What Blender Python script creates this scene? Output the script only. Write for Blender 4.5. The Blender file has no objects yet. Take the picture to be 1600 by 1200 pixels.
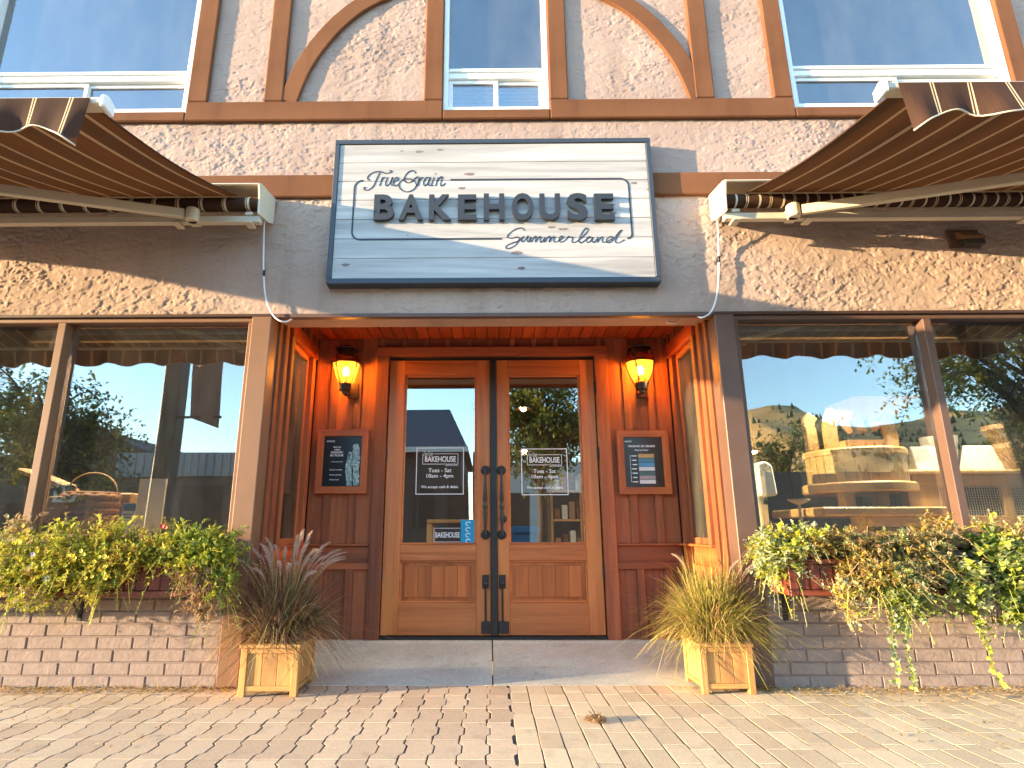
import bpy, bmesh, math, random
import numpy as np
from mathutils import Vector, Matrix
rnd = random.Random(7)
PI = math.pi
sc = bpy.context.scene
COL = sc.collection

# ------------------------------------------------------------------ camera, sky, sun, exposure
FP, TILT, YAW, ROLL, CX, CY = 921.035, .24845433, -.0080991, -.00226953, 757.62, 598.26   # in 1600 x 1200 pixels
CAM = Vector((0, -3.6, .838))
def _rot():
    ct, st, cy, sy, cr, sr = math.cos(TILT), math.sin(TILT), math.cos(YAW), math.sin(YAW), math.cos(ROLL), math.sin(ROLL)
    fw = Vector((sy*ct, cy*ct, st)); rt = Vector((cy, -sy, 0)); up = rt.cross(fw)
    r2 = rt*cr + up*sr; u2 = -rt*sr + up*cr
    return Matrix((r2, u2, -fw)).transposed()
RM = _rot()
cam = bpy.data.cameras.new('camera')
cam.sensor_fit = 'HORIZONTAL'; cam.sensor_width = 36; cam.lens = FP/1600*36
cam.shift_x = (800-CX)/1600; cam.shift_y = (CY-600)/1600
cam.clip_start = .05; cam.clip_end = 5000
camo = bpy.data.objects.new('camera', cam); COL.objects.link(camo)
camo.matrix_world = Matrix.Translation(CAM) @ RM.to_4x4()
sc.camera = camo

SUN = Vector((3.9, 1.0, -.48)).normalized()          # direction the light travels
w = bpy.data.worlds.new('World'); sc.world = w; w.use_nodes = True
nt = w.node_tree; nt.nodes.clear()
sky = nt.nodes.new('ShaderNodeTexSky'); sky.sky_type = 'NISHITA'; sky.sun_disc = False
sky.sun_elevation = math.asin(-SUN.z); sky.sun_rotation = math.atan2(-SUN.x, -SUN.y)
sky.altitude = 450; sky.air_density = 1.0; sky.dust_density = .15; sky.ozone_density = 2.0
bg = nt.nodes.new('ShaderNodeBackground'); bg.inputs[1].default_value = .15
wo = nt.nodes.new('ShaderNodeOutputWorld')
nt.links.new(sky.outputs[0], bg.inputs[0]); nt.links.new(bg.outputs[0], wo.inputs[0])
sl = bpy.data.lights.new('sun', 'SUN'); sl.energy = 2.05; sl.angle = math.radians(.5); sl.color = (1, .75, .44)
so = bpy.data.objects.new('sun', sl); COL.objects.link(so); so.rotation_euler = SUN.to_track_quat('-Z', 'Y').to_euler()
so.location = (-40, -12, 12)
vs = sc.view_settings
vs.view_transform = 'Standard'; vs.look = 'None'; vs.gamma = 1; vs.exposure = 3.3
try: vs.use_curve_mapping = False
except Exception: pass
sc.cycles.max_bounces = 8; sc.cycles.transparent_max_bounces = 12
sc.cycles.use_denoising = True
sc.cycles.caustics_reflective = False; sc.cycles.caustics_refractive = False
sc.cycles.sample_clamp_indirect = 8

# ------------------------------------------------------------------ helpers
def F(px, py, y):                                     # photograph pixel -> world point on the plane at depth y
    d = RM @ Vector(((px-CX)/FP, -(py-CY)/FP, -1)); k = (y-CAM.y)/d.y
    return CAM + d*k
def FG(px, py, z=0):
    d = RM @ Vector(((px-CX)/FP, -(py-CY)/FP, -1)); k = (z-CAM.z)/d.z
    return CAM + d*k
def MR(px, py, yp, yg=.07):                           # what a pane at yg mirrors: the point in front of the shop
    p = F(px, py, yp); return Vector((p.x, 2*yg-p.y, p.z))

WL = {}
def wloc(o): return WL.get(o.name, Vector((0, 0, 0)))
def put(o, loc, parent=None):
    loc = Vector(loc); COL.objects.link(o); WL[o.name] = loc
    if parent is not None:
        o.parent = parent; o.location = loc - wloc(parent)
    else: o.location = loc
    return o
def tag(o, label=None, cat=None, group=None, kind=None):
    if label: o['label'] = label
    if cat: o['category'] = cat
    if group: o['group'] = group
    if kind: o['kind'] = kind
    return o
def thing(name, label, cat, loc=(0, 0, 0), group=None, kind=None):
    o = bpy.data.objects.new(name, None); o.empty_display_size = .05
    put(o, loc); return tag(o, label, cat, group, kind)
class MB:
    def __init__(s): s.v = []; s.f = []; s.m = []
    def add(s, V, Fs, mi=0):
        b = len(s.v); s.v += [tuple(p) for p in V]; s.f += [tuple(i+b for i in f) for f in Fs]; s.m += [mi]*len(Fs); return s
    def box(s, x0, x1, y0, y1, z0, z1, mi=0):
        V = [(x, y, z) for z in (z0, z1) for y in (y0, y1) for x in (x0, x1)]
        return s.add(V, [(0, 2, 3, 1), (4, 5, 7, 6), (0, 1, 5, 4), (2, 6, 7, 3), (0, 4, 6, 2), (1, 3, 7, 5)], mi)
    def tube(s, pts, r, n=8, mi=0, cap=True):
        P = [Vector(p) for p in pts]; R = r if isinstance(r, (list, tuple)) else [r]*len(P)
        V = []; up = Vector((0, 0, 1))
        t0 = (P[1]-P[0]).normalized(); a = t0.cross(up)
        if a.length < .1: a = t0.cross(Vector((1, 0, 0)))
        a.normalize()
        for i, p in enumerate(P):
            t = (P[min(i+1, len(P)-1)]-P[max(i-1, 0)]).normalized()
            a = (a - t*a.dot(t)).normalized(); b = t.cross(a)
            V += [p + (a*math.cos(2*PI*k/n) + b*math.sin(2*PI*k/n))*R[i] for k in range(n)]
        Fs = [(i*n+k, i*n+(k+1) % n, (i+1)*n+(k+1) % n, (i+1)*n+k) for i in range(len(P)-1) for k in range(n)]
        if cap: Fs += [tuple(range(n-1, -1, -1)), tuple((len(P)-1)*n+k for k in range(n))]
        return s.add(V, Fs, mi)
    def lathe(s, prof, c, n=20, mi=0, axis='z'):
        V = []
        for r, h in prof:
            for k in range(n):
                a = 2*PI*k/n; q = (r*math.cos(a), r*math.sin(a), h)
                if axis == 'y': q = (q[0], q[2], q[1])
                if axis == 'x': q = (q[2], q[0], q[1])
                V.append((c[0]+q[0], c[1]+q[1], c[2]+q[2]))
        m = len(prof)
        Fs = [(i*n+k, i*n+(k+1) % n, (i+1)*n+(k+1) % n, (i+1)*n+k) for i in range(m-1) for k in range(n)]
        if prof[0][0] > 1e-4: Fs.append(tuple(range(n-1, -1, -1)))
        if prof[-1][0] > 1e-4: Fs.append(tuple((m-1)*n+k for k in range(n)))
        return s.add(V, Fs, mi)
    def beam(s, p0, p1, wd, ht, mi=0, up=(0, 0, 1)):
        p0 = Vector(p0); p1 = Vector(p1); t = (p1-p0).normalized(); a = t.cross(Vector(up)).normalized(); b = a.cross(t)
        V = [p + a*sx*wd/2 + b*sz*ht/2 for p in (p0, p1) for sx, sz in ((-1, -1), (1, -1), (1, 1), (-1, 1))]
        return s.add(V, [(0, 1, 2, 3), (7, 6, 5, 4), (0, 4, 5, 1), (1, 5, 6, 2), (2, 6, 7, 3), (3, 7, 4, 0)], mi)
    def prism(s, poly, axis, a0, a1, mi=0):           # poly in the two other axes
        def q(u, v, a): return {'x': (a, u, v), 'y': (u, a, v), 'z': (u, v, a)}[axis]
        n = len(poly)
        V = [q(u, v, a0) for u, v in poly] + [q(u, v, a1) for u, v in poly]
        return s.add(V, [tuple(range(n)), tuple(range(2*n-1, n-1, -1))] + [(i, i+n, (i+1) % n+n, (i+1) % n) for i in range(n)], mi)
    def ribbon(s, pts, wd, y0, y1, mi=0, closed=False):   # flat stroke in the xz plane, pts (x, z)
        n = len(pts); L = []; R = []
        for i in range(n):
            if closed: a, b = pts[(i-1) % n], pts[(i+1) % n]
            else: a, b = pts[max(i-1, 0)], pts[min(i+1, n-1)]
            dx, dz = b[0]-a[0], b[1]-a[1]; l = math.hypot(dx, dz) or 1; nx, nz = -dz/l, dx/l
            wi = wd[i] if isinstance(wd, (list, tuple)) else wd
            L.append((pts[i][0]+nx*wi/2, pts[i][1]+nz*wi/2)); R.append((pts[i][0]-nx*wi/2, pts[i][1]-nz*wi/2))
        V = []
        for i in range(n):
            V += [(L[i][0], y0, L[i][1]), (R[i][0], y0, R[i][1]), (R[i][0], y1, R[i][1]), (L[i][0], y1, L[i][1])]
        Fs = []
        for i in range(n if closed else n-1):
            j = (i+1) % n
            for k in range(4): Fs.append((i*4+k, i*4+(k+1) % 4, j*4+(k+1) % 4, j*4+k))
        if not closed: Fs += [(3, 2, 1, 0), tuple((n-1)*4+k for k in range(4))]
        return s.add(V, Fs, mi)
    def build(s, name, mats, parent=None, smooth=False, bevel=0, fixn=True, origin=None, sm_angle=None):
        if not isinstance(mats, (list, tuple)): mats = [mats]
        A = np.array(s.v, float)
        c = Vector((A.min(0)+A.max(0))/2) if origin is None else Vector(origin)
        me = bpy.data.meshes.new(name)
        me.from_pydata([tuple(p) for p in (A-np.array(c))], [], s.f)
        for m in mats: me.materials.append(m)
        if len(mats) > 1: me.polygons.foreach_set('material_index', s.m)
        if fixn or bevel:
            bm = bmesh.new(); bm.from_mesh(me)
            if fixn: bmesh.ops.recalc_face_normals(bm, faces=bm.faces)
            if bevel:
                ed = [e for e in bm.edges if len(e.link_faces) == 2 and e.calc_face_angle(0) > .6]
                bmesh.ops.bevel(bm, geom=ed, offset=bevel, segments=1, affect='EDGES', profile=.5)
            bm.to_mesh(me); bm.free()
        if smooth:
            me.polygons.foreach_set('use_smooth', [True]*len(me.polygons))
            if sm_angle:
                try: me.set_sharp_from_angle(angle=sm_angle)
                except Exception: pass
        me.update()
        return put(bpy.data.objects.new(name, me), c, parent)
_cache = {}
def box(name, mat, x0, x1, y0, y1, z0, z1, parent=None, bev=.003):
    x0, x1 = sorted((x0, x1)); y0, y1 = sorted((y0, y1)); z0, z1 = sorted((z0, z1))
    d = (round(x1-x0, 4), round(y1-y0, 4), round(z1-z0, 4)); key = (d, bev, mat.name)
    c = ((x0+x1)/2, (y0+y1)/2, (z0+z1)/2)
    if key in _cache: return put(bpy.data.objects.new(name, _cache[key]), c, parent)
    o = MB().box(x0, x1, y0, y1, z0, z1).build(name, mat, parent, bevel=min(bev, min(d)*.3))
    _cache[key] = o.data; return o
def mk(name, me, loc, parent=None, rot=None):
    o = put(bpy.data.objects.new(name, me), loc, parent)
    if rot: o.rotation_euler = rot
    return o
def smoothpts(P, n=6, closed=False):
    P = [Vector(p) for p in P]; out = []; N = len(P)
    for i in range(N-1):
        p0, p1, p2, p3 = P[max(i-1, 0)], P[i], P[i+1], P[min(i+2, N-1)]
        for k in range(n):
            t = k/n
            out.append(.5*((2*p1)+(p2-p0)*t+(2*p0-5*p1+4*p2-p3)*t*t+(3*p1-p0-3*p2+p3)*t**3))
    out.append(P[-1]); return out
def text(name, body, mat, x0, x1, z0, z1, y, parent=None, depth=.001, bold=0, shear=0, fit='both', align='c'):
    """letters in the xz plane facing the street, fitted into the given rectangle (z0..z1 = letter body)"""
    cu = bpy.data.curves.new(name, 'FONT'); cu.body = body; cu.size = 1; cu.extrude = 0; cu.offset = bold; cu.shear = shear
    cu.resolution_u = 4
    tmp = bpy.data.objects.new(name+'_tmp', cu); COL.objects.link(tmp)
    dg = bpy.context.evaluated_depsgraph_get(); me0 = bpy.data.meshes.new_from_object(tmp.evaluated_get(dg))
    V = np.array([v.co[:] for v in me0.vertices]); Fs = [tuple(p.vertices) for p in me0.polygons]
    bpy.data.objects.remove(tmp); bpy.data.curves.remove(cu); bpy.data.meshes.remove(me0)
    mn, mx = V.min(0), V.max(0)
    sz = (z1-z0)/(mx[1]-mn[1]); sx = (x1-x0)/(mx[0]-mn[0])
    if fit == 'height': sx = sz
    if fit == 'width': sz = sx
    wd = (mx[0]-mn[0])*sx
    ox = x0 if align == 'l' else (x0+x1)/2-wd/2
    X = ox+(V[:, 0]-mn[0])*sx; Z = z0+(V[:, 1]-mn[1])*sz
    n = len(V)
    W = [(X[i], y, Z[i]) for i in range(n)]
    mb = MB()
    if depth > .002:
        from collections import Counter
        ec = {}
        for f in Fs:
            for a, b in zip(f, f[1:]+f[:1]): ec[(a, b)] = 1
        side = [(a, b) for (a, b) in ec if (b, a) not in ec]
        W2 = [(X[i], y+depth, Z[i]) for i in range(n)]
        mb.add(W+W2, [f for f in Fs]+[tuple(i+n for i in f[::-1]) for f in Fs]+[(b, a, a+n, b+n) for a, b in side])
        return mb.build(name, mat, parent, fixn=True)
    mb.add(W, Fs)
    return mb.build(name, mat, parent, fixn=False)

# ------------------------------------------------------------------ materials
def nodes(name):
    m = bpy.data.materials.new(name); m.use_nodes = True
    t = m.node_tree; t.nodes.clear()
    out = t.nodes.new('ShaderNodeOutputMaterial'); b = t.nodes.new('ShaderNodeBsdfPrincipled')
    t.links.new(b.outputs[0], out.inputs[0])
    return m, t, b, out
def N(t, typ, **kw):
    n = t.nodes.new(typ)
    for k, v in kw.items():
        if k in n.inputs.keys(): n.inputs[k].default_value = v
        else: setattr(n, k, v)
    return n
def ramp(t, fac, stops):
    r = t.nodes.new('ShaderNodeValToRGB'); e = r.color_ramp.elements
    while len(e) < len(stops): e.new(.5)
    for i, (p, c) in enumerate(stops): e[i].position = p; e[i].color = (*c, 1) if len(c) == 3 else c
    t.links.new(fac, r.inputs[0]); return r
def lin(r, g, b):
    f = lambda c: (c/255/12.92 if c <= 10 else ((c/255+.055)/1.055)**2.4)
    return (f(r), f(g), f(b))
def coords(t, scale=(1, 1, 1), space='Object', rand=True):
    tc = t.nodes.new('ShaderNodeTexCoord'); mp = t.nodes.new('ShaderNodeMapping'); mp.inputs['Scale'].default_value = scale
    src = tc.outputs[space]
    if rand and space == 'Object':
        oi = t.nodes.new('ShaderNodeObjectInfo'); ad = N(t, 'ShaderNodeVectorMath', operation='ADD')
        ml = N(t, 'ShaderNodeMath', operation='MULTIPLY'); ml.inputs[1].default_value = 37.0
        t.links.new(oi.outputs['Random'], ml.inputs[0]); t.links.new(src, ad.inputs[0]); t.links.new(ml.outputs[0], ad.inputs[1]); src = ad.outputs[0]
    t.links.new(src, mp.inputs[0]); return mp.outputs[0]
def noise(t, vec, scale, detail=4, rough=.6, dist=0):
    n = N(t, 'ShaderNodeTexNoise', Scale=scale, Detail=detail, Roughness=rough, Distortion=dist); t.links.new(vec, n.inputs['Vector']); return n.outputs['Fac']
def bump(t, b, h, strength, distance):
    bp = N(t, 'ShaderNodeBump', Strength=strength, Distance=distance); t.links.new(h, bp.inputs['Height']); t.links.new(bp.outputs[0], b.inputs['Normal']); return bp
def mixc(t, fac, a, b, typ='MIX'):
    m = t.nodes.new('ShaderNodeMix'); m.data_type = 'RGBA'; m.blend_type = typ
    for s, v in ((0, fac), (6, a), (7, b)):
        if isinstance(v, (int, float)): m.inputs[s].default_value = v
        elif isinstance(v, tuple): m.inputs[s].default_value = (*v, 1)
        else: t.links.new(v, m.inputs[s])
    return m.outputs[2]
def plain(name, col, rough=.6, metal=0, var=.12, scale=20, bumpd=0, spec=.5):
    m, t, b, o = nodes(name); vec = coords(t)
    n = noise(t, vec, scale)
    r = ramp(t, n, [(.25, tuple(c*(1-var) for c in col)), (.75, tuple(min(1, c*(1+var)) for c in col))])
    t.links.new(r.outputs[0], b.inputs['Base Color']); b.inputs['Roughness'].default_value = rough; b.inputs['Metallic'].default_value = metal
    b.inputs['Specular IOR Level'].default_value = spec
    if bumpd: bump(t, b, noise(t, vec, scale*3), .6, bumpd)
    return m
def wood(name, dark, light, axis='z', fine=60, rough=.5, var=.25, bumpd=.0015, streak=None, cross=False):
    m, t, b, o = nodes(name)
    st = {'x': (.06, 1, 1), 'y': (1, .06, 1), 'z': (1, 1, .06)}[axis]
    vec = coords(t, st)
    n1 = noise(t, vec, fine, 5, .65, .4); n2 = noise(t, vec, fine*.18, 3, .5, 1.2)
    r = ramp(t, n1, [(.3, dark), (.7, light)])
    c = mixc(t, .55, r.outputs[0], ramp(t, n2, [(.3, tuple(x*.72 for x in dark)), (.7, tuple(min(1, x*1.2) for x in light))]).outputs[0])
    oi = t.nodes.new('ShaderNodeObjectInfo')
    hv = N(t, 'ShaderNodeHueSaturation'); mr = N(t, 'ShaderNodeMapRange'); mr.inputs['To Min'].default_value = 1-var; mr.inputs['To Max'].default_value = 1+var
    t.links.new(oi.outputs['Random'], mr.inputs[0]); t.links.new(mr.outputs[0], hv.inputs['Value']); t.links.new(c, hv.inputs['Color'])
    c = hv.outputs[0]
    if streak: # worn, bleached patches
        n3 = noise(t, coords(t, (1, 1, .5)), 3.0, 5, .6); c = mixc(t, ramp(t, n3, [(.5, (0, 0, 0)), (.68, (1, 1, 1))]).outputs[0], c, streak)
    t.links.new(c, b.inputs['Base Color'])
    rr = ramp(t, n2, [(.3, (rough*.8,)*3), (.7, (min(1, rough*1.2),)*3)]); t.links.new(rr.outputs[0], b.inputs['Roughness'])
    h = n1
    if cross: # rough sawn marks across the board
        wv = N(t, 'ShaderNodeTexWave', Scale=38, Distortion=3.5, Detail=2); wv.bands_direction = 'Z'; t.links.new(coords(t, (.3, .3, 1)), wv.inputs[0])
        ad = N(t, 'ShaderNodeMath', operation='ADD'); t.links.new(n1, ad.inputs[0]); t.links.new(wv.outputs['Fac'], ad.inputs[1]); h = ad.outputs[0]
    bump(t, b, h, .7, bumpd)
    return m
def stucco(name, c1, c2, dist=.012, tone=.5):
    m, t, b, o = nodes(name); vec = coords(t, (1, 1, 1.9), rand=False)
    big = noise(t, vec, 1.1, 3, .5)
    r = ramp(t, big, [(.3, c1), (.7, c2)])
    n3 = noise(t, vec, 150, 3, .6)
    col = mixc(t, .22, r.outputs[0], ramp(t, n3, [(.3, tuple(c*.7 for c in c1)), (.7, tuple(min(1, c*1.2) for c in c2))]).outputs[0])
    st = noise(t, coords(t, (1.6, 1, .25), rand=False), 2.2, 5, .65)
    col = mixc(t, ramp(t, st, [(.52, (0, 0, 0)), (.78, (.55, .55, .55))]).outputs[0], col, tuple(c*.55 for c in c1))
    t.links.new(col, b.inputs['Base Color']); b.inputs['Roughness'].default_value = .9; b.inputs['Specular IOR Level'].default_value = .2
    bump(t, b, n3, .8, .003)
    return m
def leafmat(name, c1, c2, trans=.35):
    m, t, b, o = nodes(name)
    g = t.nodes.new('ShaderNodeNewGeometry')
    r = ramp(t, g.outputs['Random Per Island'], [(0, c1), (1, c2)])
    t.links.new(r.outputs[0], b.inputs['Base Color']); b.inputs['Roughness'].default_value = .55
    tr = t.nodes.new('ShaderNodeBsdfTranslucent'); t.links.new(r.outputs[0], tr.inputs[0])
    mx = t.nodes.new('ShaderNodeMixShader'); mx.inputs[0].default_value = trans
    t.links.new(b.outputs[0], mx.inputs[1]); t.links.new(tr.outputs[0], mx.inputs[2]); t.links.new(mx.outputs[0], o.inputs[0])
    return m
def glass(name, base=.3, tint=(.82, .86, .84), rip=.0006, gain=.95, dust=.05):
    m, t, b, o = nodes(name); t.nodes.remove(b)
    fr = N(t, 'ShaderNodeFresnel', IOR=1.5)
    ma = N(t, 'ShaderNodeMath', operation='MULTIPLY_ADD', use_clamp=True); t.links.new(fr.outputs[0], ma.inputs[0]); ma.inputs[1].default_value = 1.0; ma.inputs[2].default_value = base-.04
    gl = N(t, 'ShaderNodeBsdfGlossy', Roughness=.0); gl.inputs[0].default_value = (gain, gain, gain, 1)
    tr = t.nodes.new('ShaderNodeBsdfTransparent'); tr.inputs[0].default_value = (*tint, 1)
    du = N(t, 'ShaderNodeBsdfDiffuse'); du.inputs[0].default_value = (.62, .58, .5, 1)
    dn = ramp(t, noise(t, coords(t, (1, 1, .35), rand=False), 5, 6, .7), [(.40, (dust*.25,)*3), (.75, (dust,)*3)])
    n = noise(t, coords(t, (1, 1, .6), rand=False), 1.3, 1, .4); bp = N(t, 'ShaderNodeBump', Strength=.25, Distance=rip*10); t.links.new(n, bp.inputs['Height']); t.links.new(bp.outputs[0], gl.inputs['Normal'])
    mx = t.nodes.new('ShaderNodeMixShader'); t.links.new(ma.outputs[0], mx.inputs[0]); t.links.new(tr.outputs[0], mx.inputs[1]); t.links.new(gl.outputs[0], mx.inputs[2])
    m2_ = t.nodes.new('ShaderNodeMixShader'); t.links.new(dn.outputs[0], m2_.inputs[0]); t.links.new(mx.outputs[0], m2_.inputs[1]); t.links.new(du.outputs[0], m2_.inputs[2]); t.links.new(m2_.outputs[0], o.inputs[0])
    return m
def emit(name, col, s):
    m, t, b, o = nodes(name); t.nodes.remove(b); e = N(t, 'ShaderNodeEmission', Strength=s); e.inputs[0].default_value = (*col, 1); t.links.new(e.outputs[0], o.inputs[0]); return m

M = {}
M['stucco'] = stucco('stucco_mauve', lin(172, 148, 132), lin(192, 166, 148))
M['stucco_up'] = stucco('stucco_upper', lin(156, 132, 120), lin(178, 153, 139))
M['trim'] = stucco('trim_brown_stucco', lin(98, 62, 40), lin(126, 82, 54))
M['brownpaint'] = plain('brown_paint', lin(98, 72, 59), .5, var=.14, scale=6)  # right pillar and frames: shade put into this darker tone
M['brownpaint_lit'] = plain('brown_paint_lit', lin(130, 94, 68), .5, var=.1, scale=6)  # lighter copy of the brown: sunlight on the left side put into colour
M['flash'] = plain('dark_flashing', lin(70, 48, 38), .5)
M['vinyl'] = plain('white_vinyl', (.78, .78, .76), .35, var=.04)
M['brick'] = plain('painted_brick', lin(152, 133, 123), .85, var=.15, scale=16, bumpd=.006, spec=.3)
M['mortar'] = plain('painted_mortar', lin(138, 119, 111), .9, var=.1, scale=30, bumpd=.003)
M['cedar'] = wood('red_cedar_boards', lin(118, 60, 32), lin(172, 98, 58), 'z', 55, .6, .3, .002, cross=True)
M['cedar_x'] = wood('red_cedar_rails', lin(118, 60, 32), lin(168, 94, 54), 'x', 55, .6, .18, .0015)
M['cedar_y'] = wood('red_cedar_ceiling', lin(160, 66, 28), lin(196, 92, 44), 'y', 45, .5, .14, .001)
M['door_z'] = wood('door_fir_upright', lin(176, 94, 44), lin(212, 130, 72), 'z', 60, .42, .05, .0006, streak=lin(204, 126, 62))
M['door_x'] = wood('door_fir_rail', lin(172, 90, 42), lin(208, 126, 68), 'x', 60, .42, .05, .0006)
M['door_p'] = wood('door_panel_fir', lin(156, 78, 32), lin(204, 116, 56), 'z', 34, .4, .12, .0005)
M['black'] = plain('black_iron', (.018, .017, .017), .45, var=.3, scale=40, bumpd=.001)
M['glass'] = glass('window_glass', .165)
M['glass_up'] = glass('upstairs_glass', .24, (.8, .85, .85), rip=.002, dust=.08)
M['glass_door'] = glass('door_glass', .25, (.8, .84, .84), dust=.012)
M['glass_side'] = glass('side_glass', .10, (.9, .92, .9))
M['white'] = plain('white_lettering', (.85, .85, .85), .6, var=.02)
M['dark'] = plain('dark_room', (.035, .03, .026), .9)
M['room'] = plain('room_wall', lin(74, 60, 48), .9)
M['concrete'] = None
def concrete(name, c1, c2, sc_=3):
    m, t, b, o = nodes(name); vec = coords(t, rand=False)
    n1 = noise(t, vec, sc_, 5, .65, .6); n2 = noise(t, vec, 60, 3, .6); n3 = noise(t, vec, sc_*2.3, 4, .7, 1.5)
    r = ramp(t, n1, [(.3, c1), (.7, c2)])
    c = mixc(t, .25, r.outputs[0], ramp(t, n2, [(.35, tuple(x*.6 for x in c1)), (.65, tuple(x*1.25 for x in c2))]).outputs[0])
    c = mixc(t, ramp(t, n3, [(.58, (0, 0, 0)), (.72, (.55, .55, .55))]).outputs[0], c, tuple(x*.5 for x in c1))
    t.links.new(c, b.inputs['Base Color']); b.inputs['Roughness'].default_value = .85; bump(t, b, n2, .5, .003); return m
M['concrete'] = concrete('ramp_concrete', lin(172, 168, 148), lin(210, 206, 186), 2.2)
M['asphalt'] = concrete('asphalt', (.045, .045, .047), (.06, .06, .062), 1)
M['walk'] = concrete('far_concrete', lin(150, 140, 128), lin(170, 160, 150), 1)
def pavermat(name, c1, c2):
    m, t, b, o = nodes(name); vec = coords(t); oi = t.nodes.new('ShaderNodeObjectInfo')
    g = t.nodes.new('ShaderNodeNewGeometry'); ad = N(t, 'ShaderNodeMath', operation='ADD'); fr = N(t, 'ShaderNodeMath', operation='FRACT')
    t.links.new(oi.outputs['Random'], ad.inputs[0]); t.links.new(g.outputs['Random Per Island'], ad.inputs[1]); t.links.new(ad.outputs[0], fr.inputs[0])
    r = ramp(t, fr.outputs[0], [(0, c1), (.5, tuple((a+b_)/2 for a, b_ in zip(c1, c2))), (1, c2)])
    n = noise(t, vec, 120, 4, .7); n2 = noise(t, vec, 9, 4, .6)
    c = mixc(t, .3, r.outputs[0], ramp(t, n, [(.3, tuple(x*.55 for x in c1)), (.7, tuple(x*1.3 for x in c2))]).outputs[0])
    c = mixc(t, ramp(t, n2, [(.55, (0, 0, 0)), (.75, (.4, .4, .4))]).outputs[0], c, tuple(x*.6 for x in c1))
    t.links.new(c, b.inputs['Base Color']); b.inputs['Roughness'].default_value = .85; bump(t, b, n, .5, .0025); return m
M['paver'] = pavermat('paver_rose', lin(184, 154, 124), lin(222, 194, 158))
M['paver2'] = pavermat('paver_sand', lin(194, 166, 130), lin(228, 202, 162))
M['joint'] = concrete('paver_joint_sand', (.02, .017, .015), (.06, .05, .042), 8)
M['cream'] = plain('cream_metal', lin(206, 192, 166), .45, var=.08, scale=5)
M['planter'] = wood('planter_pine_upright', lin(168, 118, 62), lin(206, 156, 92), 'z', 50, .65, .15, .001, streak=lin(150, 104, 62))
M['planter_x'] = wood('planter_pine_rail', lin(168, 118, 62), lin(206, 156, 92), 'x', 50, .65, .12, .001)
M['redbox'] = wood('window_box_slat', lin(84, 34, 20), lin(128, 58, 32), 'z', 60, .5, .2, .001)
M['redbox_x'] = wood('window_box_rail', lin(84, 34, 20), lin(124, 56, 32), 'x', 60, .5, .1, .001)
M['soil'] = plain('potting_soil', (.02, .014, .01), .95, bumpd=.006)
M['charcoal'] = plain('charcoal_sign_frame', lin(52, 58, 66), .45, var=.1)
M['letter'] = plain('charcoal_letter', lin(42, 44, 48), .5, var=.08)
M['ink'] = plain('sign_ink', lin(48, 52, 60), .5, var=.05)
M['knot'] = plain('wood_knot', lin(120, 104, 96), .6, var=.4, scale=60)
M['plank'] = wood('whitewashed_plank', lin(140, 133, 126), lin(194, 188, 181), 'x', 34, .55, .07, .0006)
M['pineframe'] = wood('poster_frame_cedar', lin(160, 78, 32), lin(196, 104, 48), 'z', 60, .5, .08, .0006)
M['pineframe_x'] = wood('poster_frame_cedar_rail', lin(160, 78, 32), lin(196, 104, 48), 'x', 60, .5, .08, .0006)
M['posterblack'] = plain('poster_black', (.012, .016, .02), .25, var=.1)

def fabric():
    m, t, b, o = nodes('awning_fabric')
    tc = t.nodes.new('ShaderNodeTexCoord'); sx = t.nodes.new('ShaderNodeSeparateXYZ'); t.links.new(tc.outputs['Object'], sx.inputs[0])
    d = N(t, 'ShaderNodeMath', operation='DIVIDE'); t.links.new(sx.outputs[0], d.inputs[0]); d.inputs[1].default_value = .15
    ad = N(t, 'ShaderNodeMath', operation='ADD'); t.links.new(d.outputs[0], ad.inputs[0]); ad.inputs[1].default_value = 100.3
    fr = N(t, 'ShaderNodeMath', operation='FRACT'); t.links.new(ad.outputs[0], fr.inputs[0])
    r = ramp(t, fr.outputs[0], [(0, (0, 0, 0)), (.43, (1, 1, 1)), (.468, (0, 0, 0)), (.505, (1, 1, 1)), (.543, (0, 0, 0))]); r.color_ramp.interpolation = 'CONSTANT'
    wv = noise(t, coords(t, (8, .5, 1)), 12, 3, .6)
    base = mixc(t, wv, lin(58, 40, 30), lin(80, 57, 44))
    c = mixc(t, r.outputs[0], base, lin(208, 184, 146))
    t.links.new(c, b.inputs['Base Color']); b.inputs['Roughness'].default_value = .9; b.inputs['Specular IOR Level'].default_value = .15
    tr = t.nodes.new('ShaderNodeBsdfTranslucent'); t.links.new(mixc(t, .5, c, lin(200, 110, 40)), tr.inputs[0])
    mx = t.nodes.new('ShaderNodeMixShader'); mx.inputs[0].default_value = .09
    t.links.new(b.outputs[0], mx.inputs[1]); t.links.new(tr.outputs[0], mx.inputs[2]); t.links.new(mx.outputs[0], o.inputs[0])
    return m
M['fabric'] = fabric()

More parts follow.
